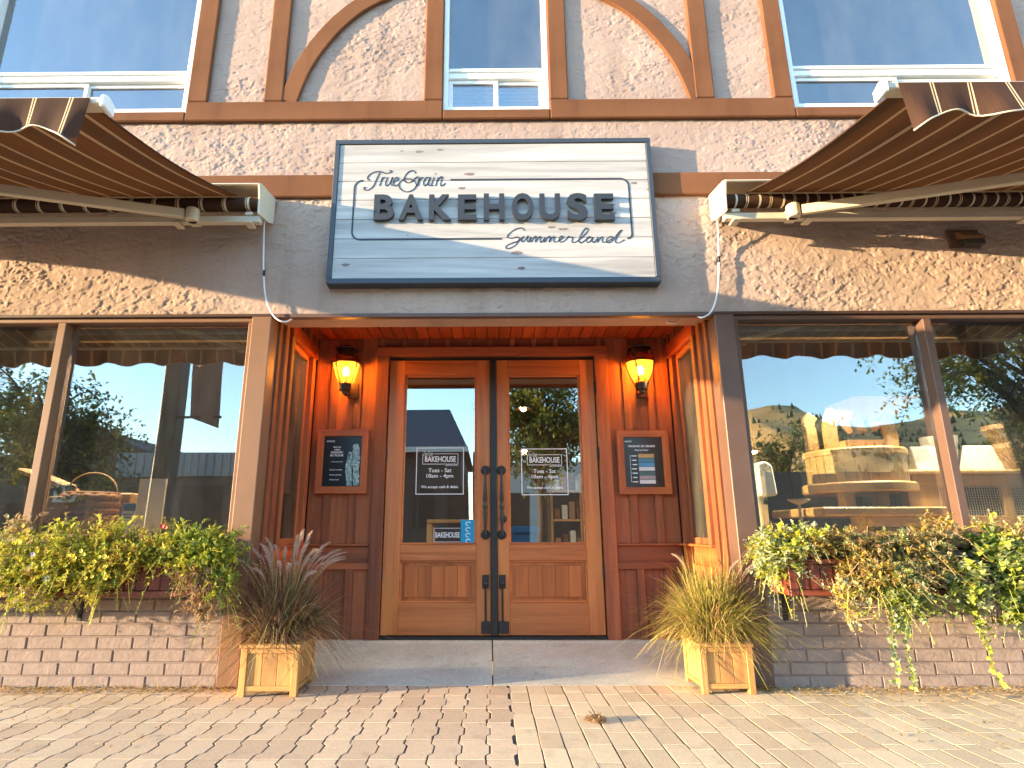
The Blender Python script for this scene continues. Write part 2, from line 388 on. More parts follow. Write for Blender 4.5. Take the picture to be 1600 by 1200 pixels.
# ------------------------------------------------------------------ ground: pavement, ramp, road
pav = MB().box(-40, 40, -4.3, .30, -.30, -.0016).build('pavement', M['joint']); tag(pav, kind='structure')
zig = [(0, 0), (.045, 0), (.068, .016), (.157, .016), (.180, 0), (.225, 0)]
def paver_mesh(kind, mat):
    if kind == 'zig':
        L = [(-.0528+dx, yy*.980-.1103) for yy, dx in zig]; Rr = [(.0528+dx, yy*.980-.1103) for yy, dx in zig]
        out = L[::-1]+Rr
        out = [(x-.008, y) for x, y in out]
    else:
        out = [(-.0462, -.0995), (.0462, -.0995), (.0462, .0995), (-.0462, .0995)]
    n = len(out); ins = [(x*.98, y*.99) for x, y in out]
    V = [(x, y, -.06) for x, y in out]+[(x, y, -.0012) for x, y in out]+[(x, y, 0) for x, y in ins]
    if kind == 'zig': order = 1
    Fs = [tuple(2*n+i for i in range(n))]
    for a in (0, n):
        Fs += [(a+i, a+(i+1) % n, a+n+(i+1) % n, a+n+i) for i in range(n)]
    me = bpy.data.meshes.new('paver'); me.from_pydata(V, [], Fs); me.materials.append(mat)
    bm = bmesh.new(); bm.from_mesh(me); bmesh.ops.recalc_face_normals(bm, faces=bm.faces)
    if sum(f.normal.z for f in bm.faces if len(f.verts) == n) < 0: bmesh.ops.reverse_faces(bm, faces=bm.faces)
    bm.to_mesh(me); bm.free(); return me, V, Fs
pz, pzV, pzF = paver_mesh('zig', M['paver']); pr, prV, prF = paver_mesh('rect', M['paver2'])
spots = []
def seen(x, y):
    d = Vector((x, y, 0))-CAM; q = RM.transposed() @ d
    if q.z > -.1: return 1e9
    u = CX+FP*q.x/-q.z; v = CY-FP*q.y/-q.z
    return d.length if -30 < u < 1630 and v < 1215 else 1e6+d.length
for i in range(-60, 2):
    for j in range(0, 9):
        x = i*.1125+.045; y = -.062-.2245*j
        if x > .07: continue
        spots.append((seen(x, y), 'z', x, y))
for i in range(0, 64):
    for j in range(0, 9):
        x = .151+i*.0985; y = -.045-.2035*j+(.055 if (i*7) % 3 == 0 else 0)
        spots.append((seen(x, y), 'r', x, y))
spots.sort()
stuff = MB()
for n, (d, k, x, y) in enumerate(spots):
    z = rnd.uniform(-.0006, .0006); dx, dy = rnd.uniform(-.002, .002), rnd.uniform(-.002, .002)
    if n < 298:
        o = mk('paver', pz if k == 'z' else pr, (x+dx, y+dy, z), pav, (rnd.uniform(-.002, .002), rnd.uniform(-.003, .003), rnd.uniform(-.006, .006)))
    else:
        V, Fs = (pzV, pzF) if k == 'z' else (prV, prF)
        stuff.add([(a+x+dx, b+y+dy, c+z) for a, b, c in V], Fs, 0 if k == 'z' else 1)
o = stuff.build('outlying_pavers', [M['paver'], M['paver2']], pav, fixn=True); tag(o, kind='stuff')
# strip filling the ground between last paver row and apron, and the wider walk behind the camera
o = MB().box(-40, 40, -4.3, -2.08, -.02, -.001).build('walk_slab', M['walk'], pav)
ramp_ = thing('entrance_ramp', 'grey concrete entrance ramp sloping up to the double doors', 'ramp', (0, .5, 0), kind='structure')
for x0, x1 in ((-1.405, .008), (.016, 1.445)):
    V = []
    prof = [(.05, -.05), (.05, .0006), (.86, .083), (.885, .092), (1.2, .098), (1.2, -.05)]
    mb = MB(); mb.prism(prof, 'x', x0, x1); mb.build('concrete_slab', M['concrete'], ramp_, bevel=.002)
road = MB().box(-80, 80, -15, -4.5, -.45, -.13).build('road', M['asphalt']); tag(road, kind='structure')
kerb = MB().box(-80, 80, -4.5, -4.3, -.4, 0).build('kerb', M['walk']); tag(kerb, kind='structure')
fw_ = MB().box(-80, 80, -18, -15, -.4, .0).build('far_pavement', M['walk']); tag(fw_, kind='structure')

# ------------------------------------------------------------------ bakery building
B = thing('bakery_building', 'two storey mauve stucco bakery with brown timber trim and recessed cedar entrance', 'building', (0, 1, 0))
def grid_wall(name, mat, xs, zs, holes, y0, y1, parent):
    mb = MB()
    def hole(a, b, c, d):
        mx, mz = (a+b)/2, (c+d)/2
        return any(h[0] < mx < h[1] and h[2] < mz < h[3] for h in holes)
    ix = {}; V = []; Fs = []
    def vi(x, y, z):
        k = (round(x, 5), round(y, 5), round(z, 5))
        if k not in ix: ix[k] = len(V); V.append(k)
        return ix[k]
    for i in range(len(xs)-1):
        for j in range(len(zs)-1):
            a, b, c, d = xs[i], xs[i+1], zs[j], zs[j+1]
            if hole(a, b, c, d): continue
            Fs.append((vi(a, y0, c), vi(b, y0, c), vi(b, y0, d), vi(a, y0, d)))
            for (p, q, nb) in (((a, c), (b, c), (a, b, c-.01, c-.005)), ((a, d), (b, d), (a, b, d+.005, d+.01)), ((a, c), (a, d), (a-.01, a-.005, c, d)), ((b, c), (b, d), (b+.005, b+.01, c, d))):
                out = nb[0] < xs[0] or nb[1] > xs[-1] or nb[2] < zs[0] or nb[3] > zs[-1]
                if out or hole(*nb): Fs.append((vi(p[0], y0, p[1]), vi(q[0], y0, q[1]), vi(q[0], y1, q[1]), vi(p[0], y1, p[1])))
    mb.add(V, Fs); return mb.build(name, mat, parent, origin=(0, y0, 3))
WIN_UP = [(-3.735, -2.155, 3.745, 4.95), (-.324, .436, 3.745, 4.95), (2.163, 3.742, 3.745, 4.95)]
ho = [(a+.0, b, c, d) for a, b, c, d in WIN_UP]
NR = np.random.RandomState(11)
def vnoise(nz, nx, cz, cx):
    """smooth value noise on an nz x nx grid, cell size in grid steps"""
    gz, gx = int(nz/cz)+3, int(nx/cx)+3
    G = NR.rand(gz, gx)*2-1
    def ip(n, c):
        t = np.arange(n)/c; i = t.astype(int); f = t-i; return i, f*f*(3-2*f)
    iz, fz = ip(nz, cz); ix, fx = ip(nx, cx)
    A = G[iz][:, ix]; Bq = G[iz][:, ix+1]; Cq = G[iz+1][:, ix]; D = G[iz+1][:, ix+1]
    fz = fz[:, None]; fx = fx[None, :]
    return (A*(1-fx)+Bq*fx)*(1-fz)+(Cq*(1-fx)+D*fx)*fz
def fbm(nz, nx, cz, cx, o=4, g=.55):
    r = 0; a = 1
    for k in range(o): r = r+a*vnoise(nz, nx, max(cz/2**k, 1.01), max(cx/2**k, 1.01)); a *= g
    return r
def sstep(a, b, x): t = np.clip((x-a)/(b-a), 0, 1); return t*t*(3-2*t)
def relief(name, mat, x0, x1, z0, z1, y, holes, amp, res=.0062):
    nx, nz = int((x1-x0)/res)+1, int((z1-z0)/res)+1
    X = np.linspace(x0, x1, nx); Z = np.linspace(z0, z1, nz)
    q = .0075/res
    a1 = fbm(nz, nx, 7*q, 14*q, 4, .68); b1 = fbm(nz, nx, 5.5*q, 10*q, 3, .6); c1 = fbm(nz, nx, 30*q, 34*q, 2); d1 = fbm(nz, nx, 3.6*q, 5.5*q, 2, .6); e1 = vnoise(nz, nx, 1.6, 1.6)
    h = 3.2*sstep(-.10, .10, a1+.25*c1)                                   # trowelled plateaus
    h = h+2.6*np.exp(-(b1/.13)**2)*sstep(-.1, .35, c1+.3*d1)              # torn ridges
    h = h+2.2*sstep(.05, .3, d1)*(1-sstep(-.10, .10, a1+.25*c1))          # rough lace in the hollows
    f1 = fbm(nz, nx, 3.2*q, 4.6*q, 2, .6); h = h+1.5*sstep(.0, .5, f1)*sstep(-.5, .2, b1)+.5*e1+.9*c1
    h = h*amp/1000*(.6+.6*sstep(-.45, .45, fbm(nz, nx, 70*q, 95*q, 2)))
    XX, ZZ = np.meshgrid(X, Z); V = np.stack([XX, y-h, ZZ-3], -1).reshape(-1, 3)
    i = np.arange((nz-1)*(nx-1)); r_, c_ = i//(nx-1), i % (nx-1)
    keep = np.ones(len(i), bool); cx_, cz_ = X[c_]+res/2, Z[r_]+res/2
    for h0 in holes: keep &= ~((cx_ > h0[0]+.01) & (cx_ < h0[1]-.01) & (cz_ > h0[2]+.01) & (cz_ < h0[3]-.01))
    i = i[keep]; r_, c_ = r_[keep], c_[keep]
    v0 = r_*nx+c_; Fq = np.stack([v0, v0+1, v0+nx+1, v0+nx], -1)
    me = bpy.data.meshes.new(name); me.vertices.add(len(V)); me.vertices.foreach_set('co', V.ravel())
    me.loops.add(Fq.size); me.loops.foreach_set('vertex_index', Fq.ravel().astype(np.int32))
    me.polygons.add(len(Fq)); me.polygons.foreach_set('loop_start', np.arange(0, Fq.size, 4, dtype=np.int32)); me.polygons.foreach_set('loop_total', np.full(len(Fq), 4, np.int32))
    me.materials.append(mat); me.update(calc_edges=True)
    me.polygons.foreach_set('use_smooth', [True]*len(me.polygons))
    return put(bpy.data.objects.new(name, me), (0, 0, 3), B)
grid_wall('upper_wall_core', M['stucco_up'], [-7, -3.735, -2.155, -.324, .436, 2.163, 3.742, 7], [3.14, 3.745, 4.95, 6.2], ho, .008, .25, B)
grid_wall('lower_wall_core', M['stucco'], [-7, 7], [2.216, 3.14], [], .006, .25, B)
relief('stucco_upper_wall', M['stucco_up'], -4.4, 4.4, 3.2, 4.95, .002, ho, 1.12)
relief('stucco_lower_wall', M['stucco'], -4.4, 4.4, 2.2165, 3.08, .001, [], 1.22)
# brown stucco timbers, butted end to end
def tim(x0, x1, z0, z1, y=-.035): return box('timber_trim', M['trim'], x0, x1, y, .0, z0, z1, B, .008)
xs_ = [(-7, -3.735-.14), (-2.155, -.324), (.436, 2.163), (3.742+.14, 7)]
for a, b in ((-3.735, -2.155), (-.324, .436), (2.163, 3.742)): tim(a, b, 3.665, 3.7435)
for a, b in ((-7, -3.735), (-2.155, -.324), (.436, 2.163), (3.742, 7)): tim(a, b, 3.665, 3.822)
tim(-7, 7, 3.055, 3.227)
for a, b in ((-3.875, -3.736), (-2.154, -2.012), (-1.605, -1.468), (-.459, -.325), (.437, .570), (1.472, 1.608), (2.026, 2.162), (3.743, 3.875)): tim(a, b, 3.822, 5.6, -.0354)
br = [(-1.432, 3.822), (-1.392, 3.98), (-1.33, 4.16), (-1.222, 4.36), (-1.09, 4.54), (-.93, 4.69), (-.70, 4.82), (-.46, 4.89)]
for s in (0, 1):
    P = smoothpts([(x if s == 0 else .065-x, 0, z) for x, z in br], 5)
    MB().ribbon([(p.x, p.z) for p in P], .128, -.031, 0).build('timber_brace', M['trim'], B, bevel=.006)
# upstairs windows
for wi, (a, b, c, d) in enumerate(WIN_UP):
    f = .036 if wi == 1 else .042
    mb = MB(); y0, y1 = -.012, .09
    mb.box(a, a+f, y0, y1, c, d); mb.box(b-f, b, y0, y1, c, d); mb.box(a+f, b-f, y0, y1, c, c+f); mb.box(a+f, b-f, y0, y1, d-f, d)
    zt = 4.09
    mb.box(a+f, b-f, .012, y1, zt-.05, zt); mb.box(a+f, b-f, .0, y1, zt, zt+.028)
    W = mb.build('upper_window', M['vinyl'], B, bevel=.004)
    xm = (a+b)/2 if wi != 1 else (a+b)/2
    mb = MB(); g = .03
    zb, ztt = c+f, zt-.05
    for (u, v, yy) in ((a+f, xm+.015, .03), (xm-.012, b-f, .045)):
        mb.box(u, u+g, yy, yy+.03, zb, ztt); mb.box(v-g, v, yy, yy+.03, zb, ztt); mb.box(u+g, v-g, yy, yy+.03, zb, zb+g); mb.box(u+g, v-g, yy, yy+.03, ztt-g, ztt)
    mb.build('sliding_sash', M['vinyl'], W, bevel=.003)
    for (u, v, yy, q, r) in ((a+f+g, xm+.015-g, .044, zb+g, ztt-g), (xm-.012+g, b-f-g, .059, zb+g, ztt-g), (a+f, b-f, .05, zt+.028, d-f)):
        MB().box(u, v, yy, yy+.005, q, r).build('pane', M['glass_up'], W, origin=(0, yy, 4))
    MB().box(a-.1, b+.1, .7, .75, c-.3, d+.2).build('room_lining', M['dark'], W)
    mb = MB(); n = 24
    P = [(a+f+(b-a-2*f)*i/n) for i in range(n+1)]
    if wi == 2:
        drop = .16 if wi == 2 else .1
        V = []; Fs = []
        for i, x in enumerate(P):
            yy = .12+.015*math.sin(i*2.1)
            V += [(x, yy, zt-.03), (x, yy+.005, zt-.10-drop*.25*(1+math.sin(i*.55)*.5))]
        Fs = [(2*i, 2*i+1, 2*i+3, 2*i+2) for i in range(n)]
        mb.add(V, Fs).build('curtain', M['vinyl'], W, fixn=False)
    else:
        for i in range(34): mb.box(a+f, b-f, .075, .098, c+.06+i*.034, c+.063+i*.034)
        mb.build('blind', M['vinyl'], W)
# storefront: flashing strip, brick base, pillars
box('flashing_strip', M['flash'], -7, -1.405, -.02, .1, 2.196, 2.216, B); box('flashing_strip', M['flash'], 1.445, 7, -.02, .1, 2.196, 2.216, B)
box('lintel_trim', M['brownpaint'], -1.405, 1.445, -.016, .03, 2.190, 2.216, B)
box('entrance_lintel', M['cedar_x'], -1.405, 1.445, .03, .055, 2.205, 2.385, B)
BH = .0685
for sgn, xa, xb in ((-1, -1.535, -5.2), (1, 1.575, 5.2)):
    x0, x1 = min(xa, xb), max(xa, xb)
    W = MB().box(x0, x1, .0055, .2, -.1, .745).build('brick_base', M['mortar'], B, origin=(0, .1, .3))
    lim = (-3.35, -1.535) if sgn < 0 else (1.575, 3.85)
    for r in range(11):
        z = .004+r*BH-.012
        x = lim[0]-.2-(.1 if r % 2 else 0); k = 0
        while x < lim[1]-.012:
            a, b = max(x, lim[0]), min(x+.192+rnd.uniform(-.002, .002), lim[1])
            if b-a > .03:
                dz = rnd.uniform(-.001, .001); dy = rnd.uniform(-.0015, .0015)
                a, b = round(a, 3), round(b, 3)
                o = box('brick', M['brick'], a, b, dy-.001, .03+dy, z+.0045, z+BH-.0045, W, .0025)
                o.location.z += dz
            x += .202
    # bricks further out, past the frame
    mb = MB()
    for r in range(11):
        z = .004+r*BH-.012; e0, e1 = (x0, lim[0]) if sgn < 0 else (lim[1], x1)
        x = e0-(.1 if r % 2 else 0)
        while x < e1:
            a, b = max(x, e0+.002), min(x+.192, e1-.008)
            if b > a+.02: mb.box(a, b, -.001, .03, z+.0045, z+BH-.0045)
            x += .202
    tag(mb.build('outlying_bricks', M['brick'], W), kind='stuff')
    # sill courses
    box('window_sill', M['brownpaint'], x0, x1, -.03, .12, .745, .775, B)
    box('sill_board', M['brownpaint'], x0, x1, -.012, .12, .775, .812, B)
# pillars
pl = MB().box(-1.532, -1.408, -.022, .12, -.02, 2.196).build('pillar', M['brownpaint_lit'], B, bevel=.004)
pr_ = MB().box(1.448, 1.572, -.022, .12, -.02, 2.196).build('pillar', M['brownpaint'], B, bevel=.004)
# big shop windows
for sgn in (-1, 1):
    fm = M['brownpaint_lit'] if sgn < 0 else M['brownpaint']  # left frame takes the sunlit copy of the paint, right the darker one
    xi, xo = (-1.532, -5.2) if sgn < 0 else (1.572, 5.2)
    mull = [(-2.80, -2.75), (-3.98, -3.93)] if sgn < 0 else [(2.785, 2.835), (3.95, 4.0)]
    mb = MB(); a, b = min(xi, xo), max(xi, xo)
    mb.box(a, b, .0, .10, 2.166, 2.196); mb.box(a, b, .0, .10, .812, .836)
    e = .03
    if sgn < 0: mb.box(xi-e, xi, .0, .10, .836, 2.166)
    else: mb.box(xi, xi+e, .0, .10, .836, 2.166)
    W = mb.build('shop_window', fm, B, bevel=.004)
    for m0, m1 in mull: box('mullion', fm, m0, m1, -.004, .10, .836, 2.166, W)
    edges = sorted([xi+sgn*e, xo] + [v for mm in mull for v in mm])
    for i in range(0, len(edges)-1, 2):
        MB().box(edges[i], edges[i+1], .066, .072, .836, 2.166).build('pane', M['glass'], W, origin=(0, .07, 1.5))
# recess
Yb, XL, XR, ZC = .97, -1.392, 1.432, 2.365
c = MB().box(XL-.1, XR+.1, .056, 1.2, ZC+.02, ZC+.06).build('entrance_ceiling', M['dark'], B)
x = XL-.02; k = 0
while x < XR:
    box('ceiling_board', M['cedar_y'], x+.0025, x+.0905, .056, 1.0, ZC, ZC+.02, c, .004); x += .093
ew = MB().box(XL-.1, -.80, Yb+.005, Yb+.06, -.02, ZC+.02).box(.84, XR+.1, Yb+.005, Yb+.06, -.02, ZC+.02).box(-.80, .84, Yb+.005, Yb+.06, 2.19, ZC+.02).build('entrance_back_wall', M['dark'], B)
def bboard(x0, x1, z0, z1, y0=Yb-.014, y1=Yb+.005, nm='wall_board', m='cedar'): return box(nm, M[m], x0, x1, y0, y1, z0, z1, ew, .002)
bx = [-1.387, -1.232, -1.042, -.896]                    # board joints on the left, mirrored about .02
cols = [(-1.387, -1.235), (-1.231, -1.045), (-1.041, -.90)]
bat = [(-1.262, -1.206), (-1.072, -1.016)]
for mir in (0, 1):
    fx = (lambda u: u) if not mir else (lambda u: .038-u)
    for a, b in cols:
        bboard(fx(a), fx(b), .757, ZC); bboard(fx(a), fx(b), .09, .575)
    for a, b in bat:
        bboard(fx(a), fx(b), .757, ZC-.002, Yb-.034, Yb-.014, 'batten')
    lb = [(-1.068, -1.010)] if not mir else [(-1.09, -1.035), (-1.30, -1.25)]
    for a, b in lb: bboard(fx(a), fx(b), .09, .575, Yb-.034, Yb-.014, 'batten')
    a, b = sorted((fx(-1.388), fx(-.90)))
    bboard(a, b, .622, .742, Yb-.018, Yb+.005, 'rail', 'cedar_x'); bboard(a, b, .575, .622, Yb-.036, Yb+.005, 'rail', 'cedar_x'); bboard(a, b, .742, .757, Yb-.045, Yb+.005, 'drip_ledge', 'cedar_x')
    bboard(fx(-.898), fx(-.803), .09, 2.212, Yb-.05, Yb+.03, 'door_casing')
bboard(-.902, .942, 2.212, 2.283, Yb-.056, Yb+.03, 'door_header', 'cedar_x')
bboard(-.90, .94, 2.283, ZC, nm='wall_board', m='cedar_x')
for i in range(11): bboard(-.878+i*.174, -.840+i*.174, 2.283, ZC-.002, Yb-.034, Yb-.014, 'batten')
box('threshold', M['black'], -.80, .84, .93, 1.02, .098, .114, B)
# side walls of the recess, each with a tall window
for sgn, X in ((-1, XL), (1, XR)):
    xo = X+sgn*.05; xi = X
    def sb(nm, y0, y1, z0, z1, p=0, m='cedar'): return box(nm, M[m], min(xo, xi-sgn*p), max(xo, xi-sgn*p), y0, y1, z0, z1, sw, .002)
    sw = MB().box(min(xo, xo+sgn*.03), max(xo, xo+sgn*.03), .125, .36, -.02, ZC+.02).box(min(xo, xo+sgn*.03), max(xo, xo+sgn*.03), .80, Yb+.05, -.02, ZC+.02).box(min(xo, xo+sgn*.03), max(xo, xo+sgn*.03), .36, .80, -.02, .757).box(min(xo, xo+sgn*.03), max(xo, xo+sgn*.03), .36, .80, 2.19, ZC+.02).build('entrance_side_wall', M['dark'], B)
    sb('wall_board', .125, .20, .0, ZC, -.004); sb('batten', .203, .265, .0, ZC, .012); sb('wall_board', .268, .30, .757, ZC, -.004)
    sb('window_casing', .303, .36, .757, 2.17, .022); sb('window_casing', .80, .87, .757, 2.17, .022)
    sb('window_header', .303, .90, 2.172, 2.275, .026, 'cedar_y')
    sb('wall_board', .303, Yb-.04, 2.277, ZC, -.004)
    for q in (.36, .54, .72, .88): sb('batten', q, q+.045, 2.2775, ZC-.003, .012)
    sb('wall_board', .873, Yb-.02, .757, 2.17, -.004)
    sb('drip_ledge', .268, Yb-.05, .742, .757, .04, 'cedar_y'); sb('rail', .268, Yb-.02, .622, .741, .0, 'cedar_y'); sb('rail', .268, Yb-.04, .575, .621, .018, 'cedar_y')
    for q in (.268, .44, .61, .78): sb('wall_board', q, q+.165, .03, .574, -.004)
    for q in (.42, .76): sb('batten', q, q+.05, .03, .573, .012)
    gm = MB(); a = .012
    gx = X+sgn*.028
    gm.box(min(gx-.015, gx+.015), max(gx-.015, gx+.015), .361, .395, .758, 2.171).box(gx-.015, gx+.015, .765, .799, .758, 2.171).box(gx-.015, gx+.015, .395, .765, 2.13, 2.171).box(gx-.015, gx+.015, .395, .765, .758, .80)
    W = gm.build('side_window', M['cedar'], sw, bevel=.003)
    MB().box(gx-.003, gx+.003, .395, .765, .80, 2.13).build('pane', M['glass_side'], sw)
# doors
def door(x0, x1, gx0, gx1, hs):
    D = thing('door', None, None, ((x0+x1)/2, .98, .118)); D.parent = B; D.location = wloc(D)-wloc(B)
    y0, y1 = .952, .997; z0, z1 = .120, 2.182; gz0, gz1 = .751, 2.058
    box('stile', M['door_z'], x0, gx0, y0, y1, z0, z1, D); box('stile', M['door_z'], gx1, x1, y0, y1, z0, z1, D)
    box('top_rail', M['door_x'], gx0, gx1, y0+.001, y1, gz1, z1, D); box('lock_rail', M['door_x'], gx0, gx1, y0+.001, y1, .636, gz0, D); box('bottom_rail', M['door_x'], gx0, gx1, y0+.001, y1, z0, .340, D)
    mb = MB(); m = .014
    for (a, b, c_, d) in ((gx0, gx0+m, .340, .636), (gx1-m, gx1, .340, .636), (gx0+m, gx1-m, .340, .340+m), (gx0+m, gx1-m, .636-m, .636), (gx0, gx0+m, gz0, gz1), (gx1-m, gx1, gz0, gz1), (gx0+m, gx1-m, gz0, gz0+m), (gx0+m, gx1-m, gz1-m, gz1)):
        mb.box(a, b, y0+.008, y1, c_, d)
    mb.build('glazing_bead', M['door_x'], D, bevel=.004)
    n = 5; wd = (gx1-gx0-2*m-.05)/n
    mb = MB().box(gx0+m, gx1-m, y0+.022, y1-.005, .354, .622); mb.build('panel_back', M['door_p'], D)
    for i in range(n): box('panel_board', M['door_p'], gx0+m+.025+i*wd+.0004, gx0+m+.025+(i+1)*wd-.0004, y0+.010, y0+.022, .378, .598, D, .002)
    MB().box(gx0+m, gx1-m, .972, .977, gz0+m, gz1-m).build('pane', M['glass_door'], D)
    # pull handle: two rosettes and a turned grip
    h = MB()
    for zz in (1.30, .822): h.lathe([(.0, -.012), (.03, -.012), (.036, -.005), (.036, 0)], (hs, y0, zz), 18, axis='y'); h.lathe([(.012, -.045), (.014, -.012)], (hs, y0, zz), 10, axis='y')
    prof = [(.011, .822), (.010, .86), (.012, .90), (.017, .985), (.012, 1.00), (.019, 1.02), (.019, 1.035), (.012, 1.05), (.018, 1.075), (.013, 1.16), (.009, 1.24), (.010, 1.30)]
    h.lathe(prof, (hs, y0-.045, 0), 12)
    if x0 > 0: h.lathe([(0, -.02), (.026, -.016), (.028, 0)], (hs+.012, y0, .935), 18, axis='y')
    h.build('handle', M['black'], D, smooth=True, sm_angle=.7)
    bl = MB(); s = hs
    bl.box(s-.024, s+.024, y0-.012, y0, .44, .535); bl.lathe([(.0, -.035), (.014, -.03), (.014, 0)], (s, y0-.01, .475), 12, axis='y')
    bl.tube([(s, y0-.012, .47), (s, y0-.012, .16)], .0075, 8)
    bl.box(s-.03, s+.045 if x0 > 0 else s+.03, y0-.02, y0, .135, .215)
    bl.build('foot_bolt', M['black'], D, bevel=.003)
    hx = x0-.004 if x0 < 0 else x1+.004
    for zz in (1.95, 1.42, .55):
        MB().tube([(hx, y0-.004, zz-.05), (hx, y0-.004, zz+.05)], .009, 8).build('hinge', M['black'], D)
    return D
DL = door(-.797, .003, -.672, -.104, -.035)
DR = door(.054, .830, .142, .716, .088)
box('astragal', M['black'], .0035, .0535, .930, .99, .12, 2.180, DL, .004)
# door decals
def decal(D, px0, px1, py0, py1, s):
    y = .9705
    def q(u, v): p = F(u, v, y); return p.x, p.z
    (x0, z1), (x1, z0) = q(px0, py0), q(px1, py1); t = .006; W_, H_ = x1-x0, z1-z0
    mb = MB(); mb.box(x0, x1, y, y+.001, z1-t, z1).box(x0, x1, y, y+.001, z0, z0+t).box(x0, x0+t, y, y+.001, z0+t, z1-t).box(x1-t, x1, y, y+.001, z0+t, z1-t)
    ax, bx_, az, bz = x0+.13*W_, x1-.12*W_, z1-.36*H_, z1-.13*H_
    t2 = .0035
    mb.box(ax, ax+t2, y, y+.001, az, bz).box(bx_-t2, bx_, y, y+.001, az, bz).box(ax, bx_-.28*W_, y, y+.001, az, az+t2).box(ax+.24*W_, bx_, y, y+.001, bz-t2, bz)
    O = mb.build('hours_decal', M['white'], D)
    text('lettering', 'True Grain', M['white'], ax+.02*W_, ax+.22*W_, bz-.045*H_, bz+.045*H_, y, D, shear=.35, fit='both')
    text('lettering', 'BAKEHOUSE', M['white'], ax+.05*W_, bx_-.05*W_, az+.05*H_, bz-.055*H_, y, D, bold=.018)
    text('lettering', 'Summerland', M['white'], bx_-.27*W_, bx_-.0*W_, az-.035*H_, az+.035*H_, y, D, shear=.35)
    text('lettering', 'Tues - Sat', M['white'], x0+.26*W_, x0+.74*W_, z1-.53*H_, z1-.445*H_, y, D, bold=.008)
    text('lettering', '10am - 4pm', M['white'], x0+.22*W_, x0+.78*W_, z1-.67*H_, z1-.565*H_, y, D, bold=.008)
    text('lettering', 'We accept cash & debit.', M['white'], x0+.11*W_, x0+.89*W_, z1-.885*H_, z1-.81*H_, y, D, bold=.012)
decal(DL, 651, 724.5, 699.5, 772.5, 1); decal(DR, 814, 888.5, 701, 773.5, 1)
def q2(u, v, y=.9705): p = F(u, v, y); return p.x, p.z
M['cyan'] = plain('cyan_sticker', lin(20, 150, 190), .4, var=.05)
a, b = q2(720, 812), q2(743.5, 848.5)
st = MB().box(a[0], b[0], .9695, .971, b[1], a[1]).build('sticker', M['cyan'], DL)
mb = MB()
for k in range(4):
    zc = a[1]-.03-k*.042; xc = (a[0]+b[0])/2
    P = [(xc+.018*math.cos(t_*PI/6+.5), zc+.014*math.sin(t_*PI/6+.5)) for t_ in range(9)]
    mb.ribbon(P, .006, .968, .9692)
mb.build('sticker_print', M['white'], DL)
a, b = q2(678, 825), q2(719, 847)
mb = MB(); t2 = .003
mb.box(a[0], b[0], .9705, .9712, b[1], b[1]+t2).box(a[0], b[0], .9705, .9712, a[1]-t2, a[1]).box(a[0], a[0]+t2, .9705, .9712, b[1], a[1])
mb.build('logo_decal', M['white'], DL)
text('lettering', 'BAKEHOUSE', M['white'], a[0]+.012, b[0]-.004, b[1]+.032, a[1]-.03, .9705, DL, bold=.015)

# ------------------------------------------------------------------ shop sign
S = thing('shop_sign', 'wide whitewashed plank sign with charcoal frame reading BAKEHOUSE above the entrance', 'sign', (.027, -.04, 2.92))
sx0, sx1, sz0, sz1 = -1.052, 1.106, 2.392, 3.460
for a, b, c_, d in ((sx0, sx1, sz1-.035, sz1), (sx0, sx1, sz0, sz0+.038), (sx0, sx0+.032, sz0+.038, sz1-.035), (sx1-.032, sx1, sz0+.038, sz1-.035)):
    box('frame_bar', M['charcoal'], a, b, -.088, .0, c_, d, S, .003)
MB().box(sx0+.03, sx1-.03, -.066, -.0352, sz0+.03, sz1-.03).build('backing_board', M['charcoal'], S)
n = 7; hz = (sz1-.035-sz0-.038)/n
for i in range(n): box('plank', M['plank'], sx0+.033, sx1-.033, -.079, -.066, sz0+.038+i*hz+.0012, sz0+.038+(i+1)*hz-.0012, S, .0015)
YS = -.0795
def qs(u, v, y=YS): p = F(540+u*.29375, 250+v*.29375, y); return p.x, p.z
def qpx(px, py, y=YS): p = F(px, py, y); return p.x, p.z
for (px, py, a, b) in ((655, 237, .055, .010), (688, 234, .05, .008), (628, 236, .025, .005), (734, 272, .075, .011), (722, 294, .05, .010), (991, 286, .045, .009), (540, 414, .055, .011), (815, 419, .05, .012), (808, 395, .08, .012), (862, 355, .055, .008), (880, 358, .07, .009), (956, 320, .05, .008), (958, 333, .05, .008), (1013, 296, .02, .006), (637, 367, .012, .004)):
    x, z = qpx(px, py); P = []
    for k in range(14):
        t = 2*PI*k/14; P.append((x+a*.5*math.cos(t)*(1+.15*math.sin(3*t+px)), z+b*math.sin(t)))
    V = [(p[0], YS, p[1]) for p in P]
    MB().add(V, [tuple(range(14))]).build('knot', M['knot'], S, fixn=False)
# printed border
def arc(cx, cz, r, a0, a1, n=6): return [(cx+r*math.cos(a0+(a1-a0)*i/n), cz+r*math.sin(a0+(a1-a0)*i/n)) for i in range(n+1)]
xl, zt = qs(50, 110); xr, zb = qs(1525, 415); r = .055
mb = MB()
P1 = [(qs(88, 112)[0], zt)] + arc(xl+r, zt-r, r, PI/2, PI) + arc(xl+r, zb+r, r, PI, 1.5*PI) + [(qs(830, 415)[0], zb)]
P2 = [(qs(558, 107)[0], zt+.002)] + arc(xr-r, zt-r+.002, r, PI/2, 0) + [(xr, zb+.03)] + arc(xr-r*.6, zb+.03, r*.6, 0, -PI/2, 4)
for P in (P1, P2): mb.ribbon(P, .011, YS-.002, YS+.0005)
mb.build('border_line', M['ink'], S)
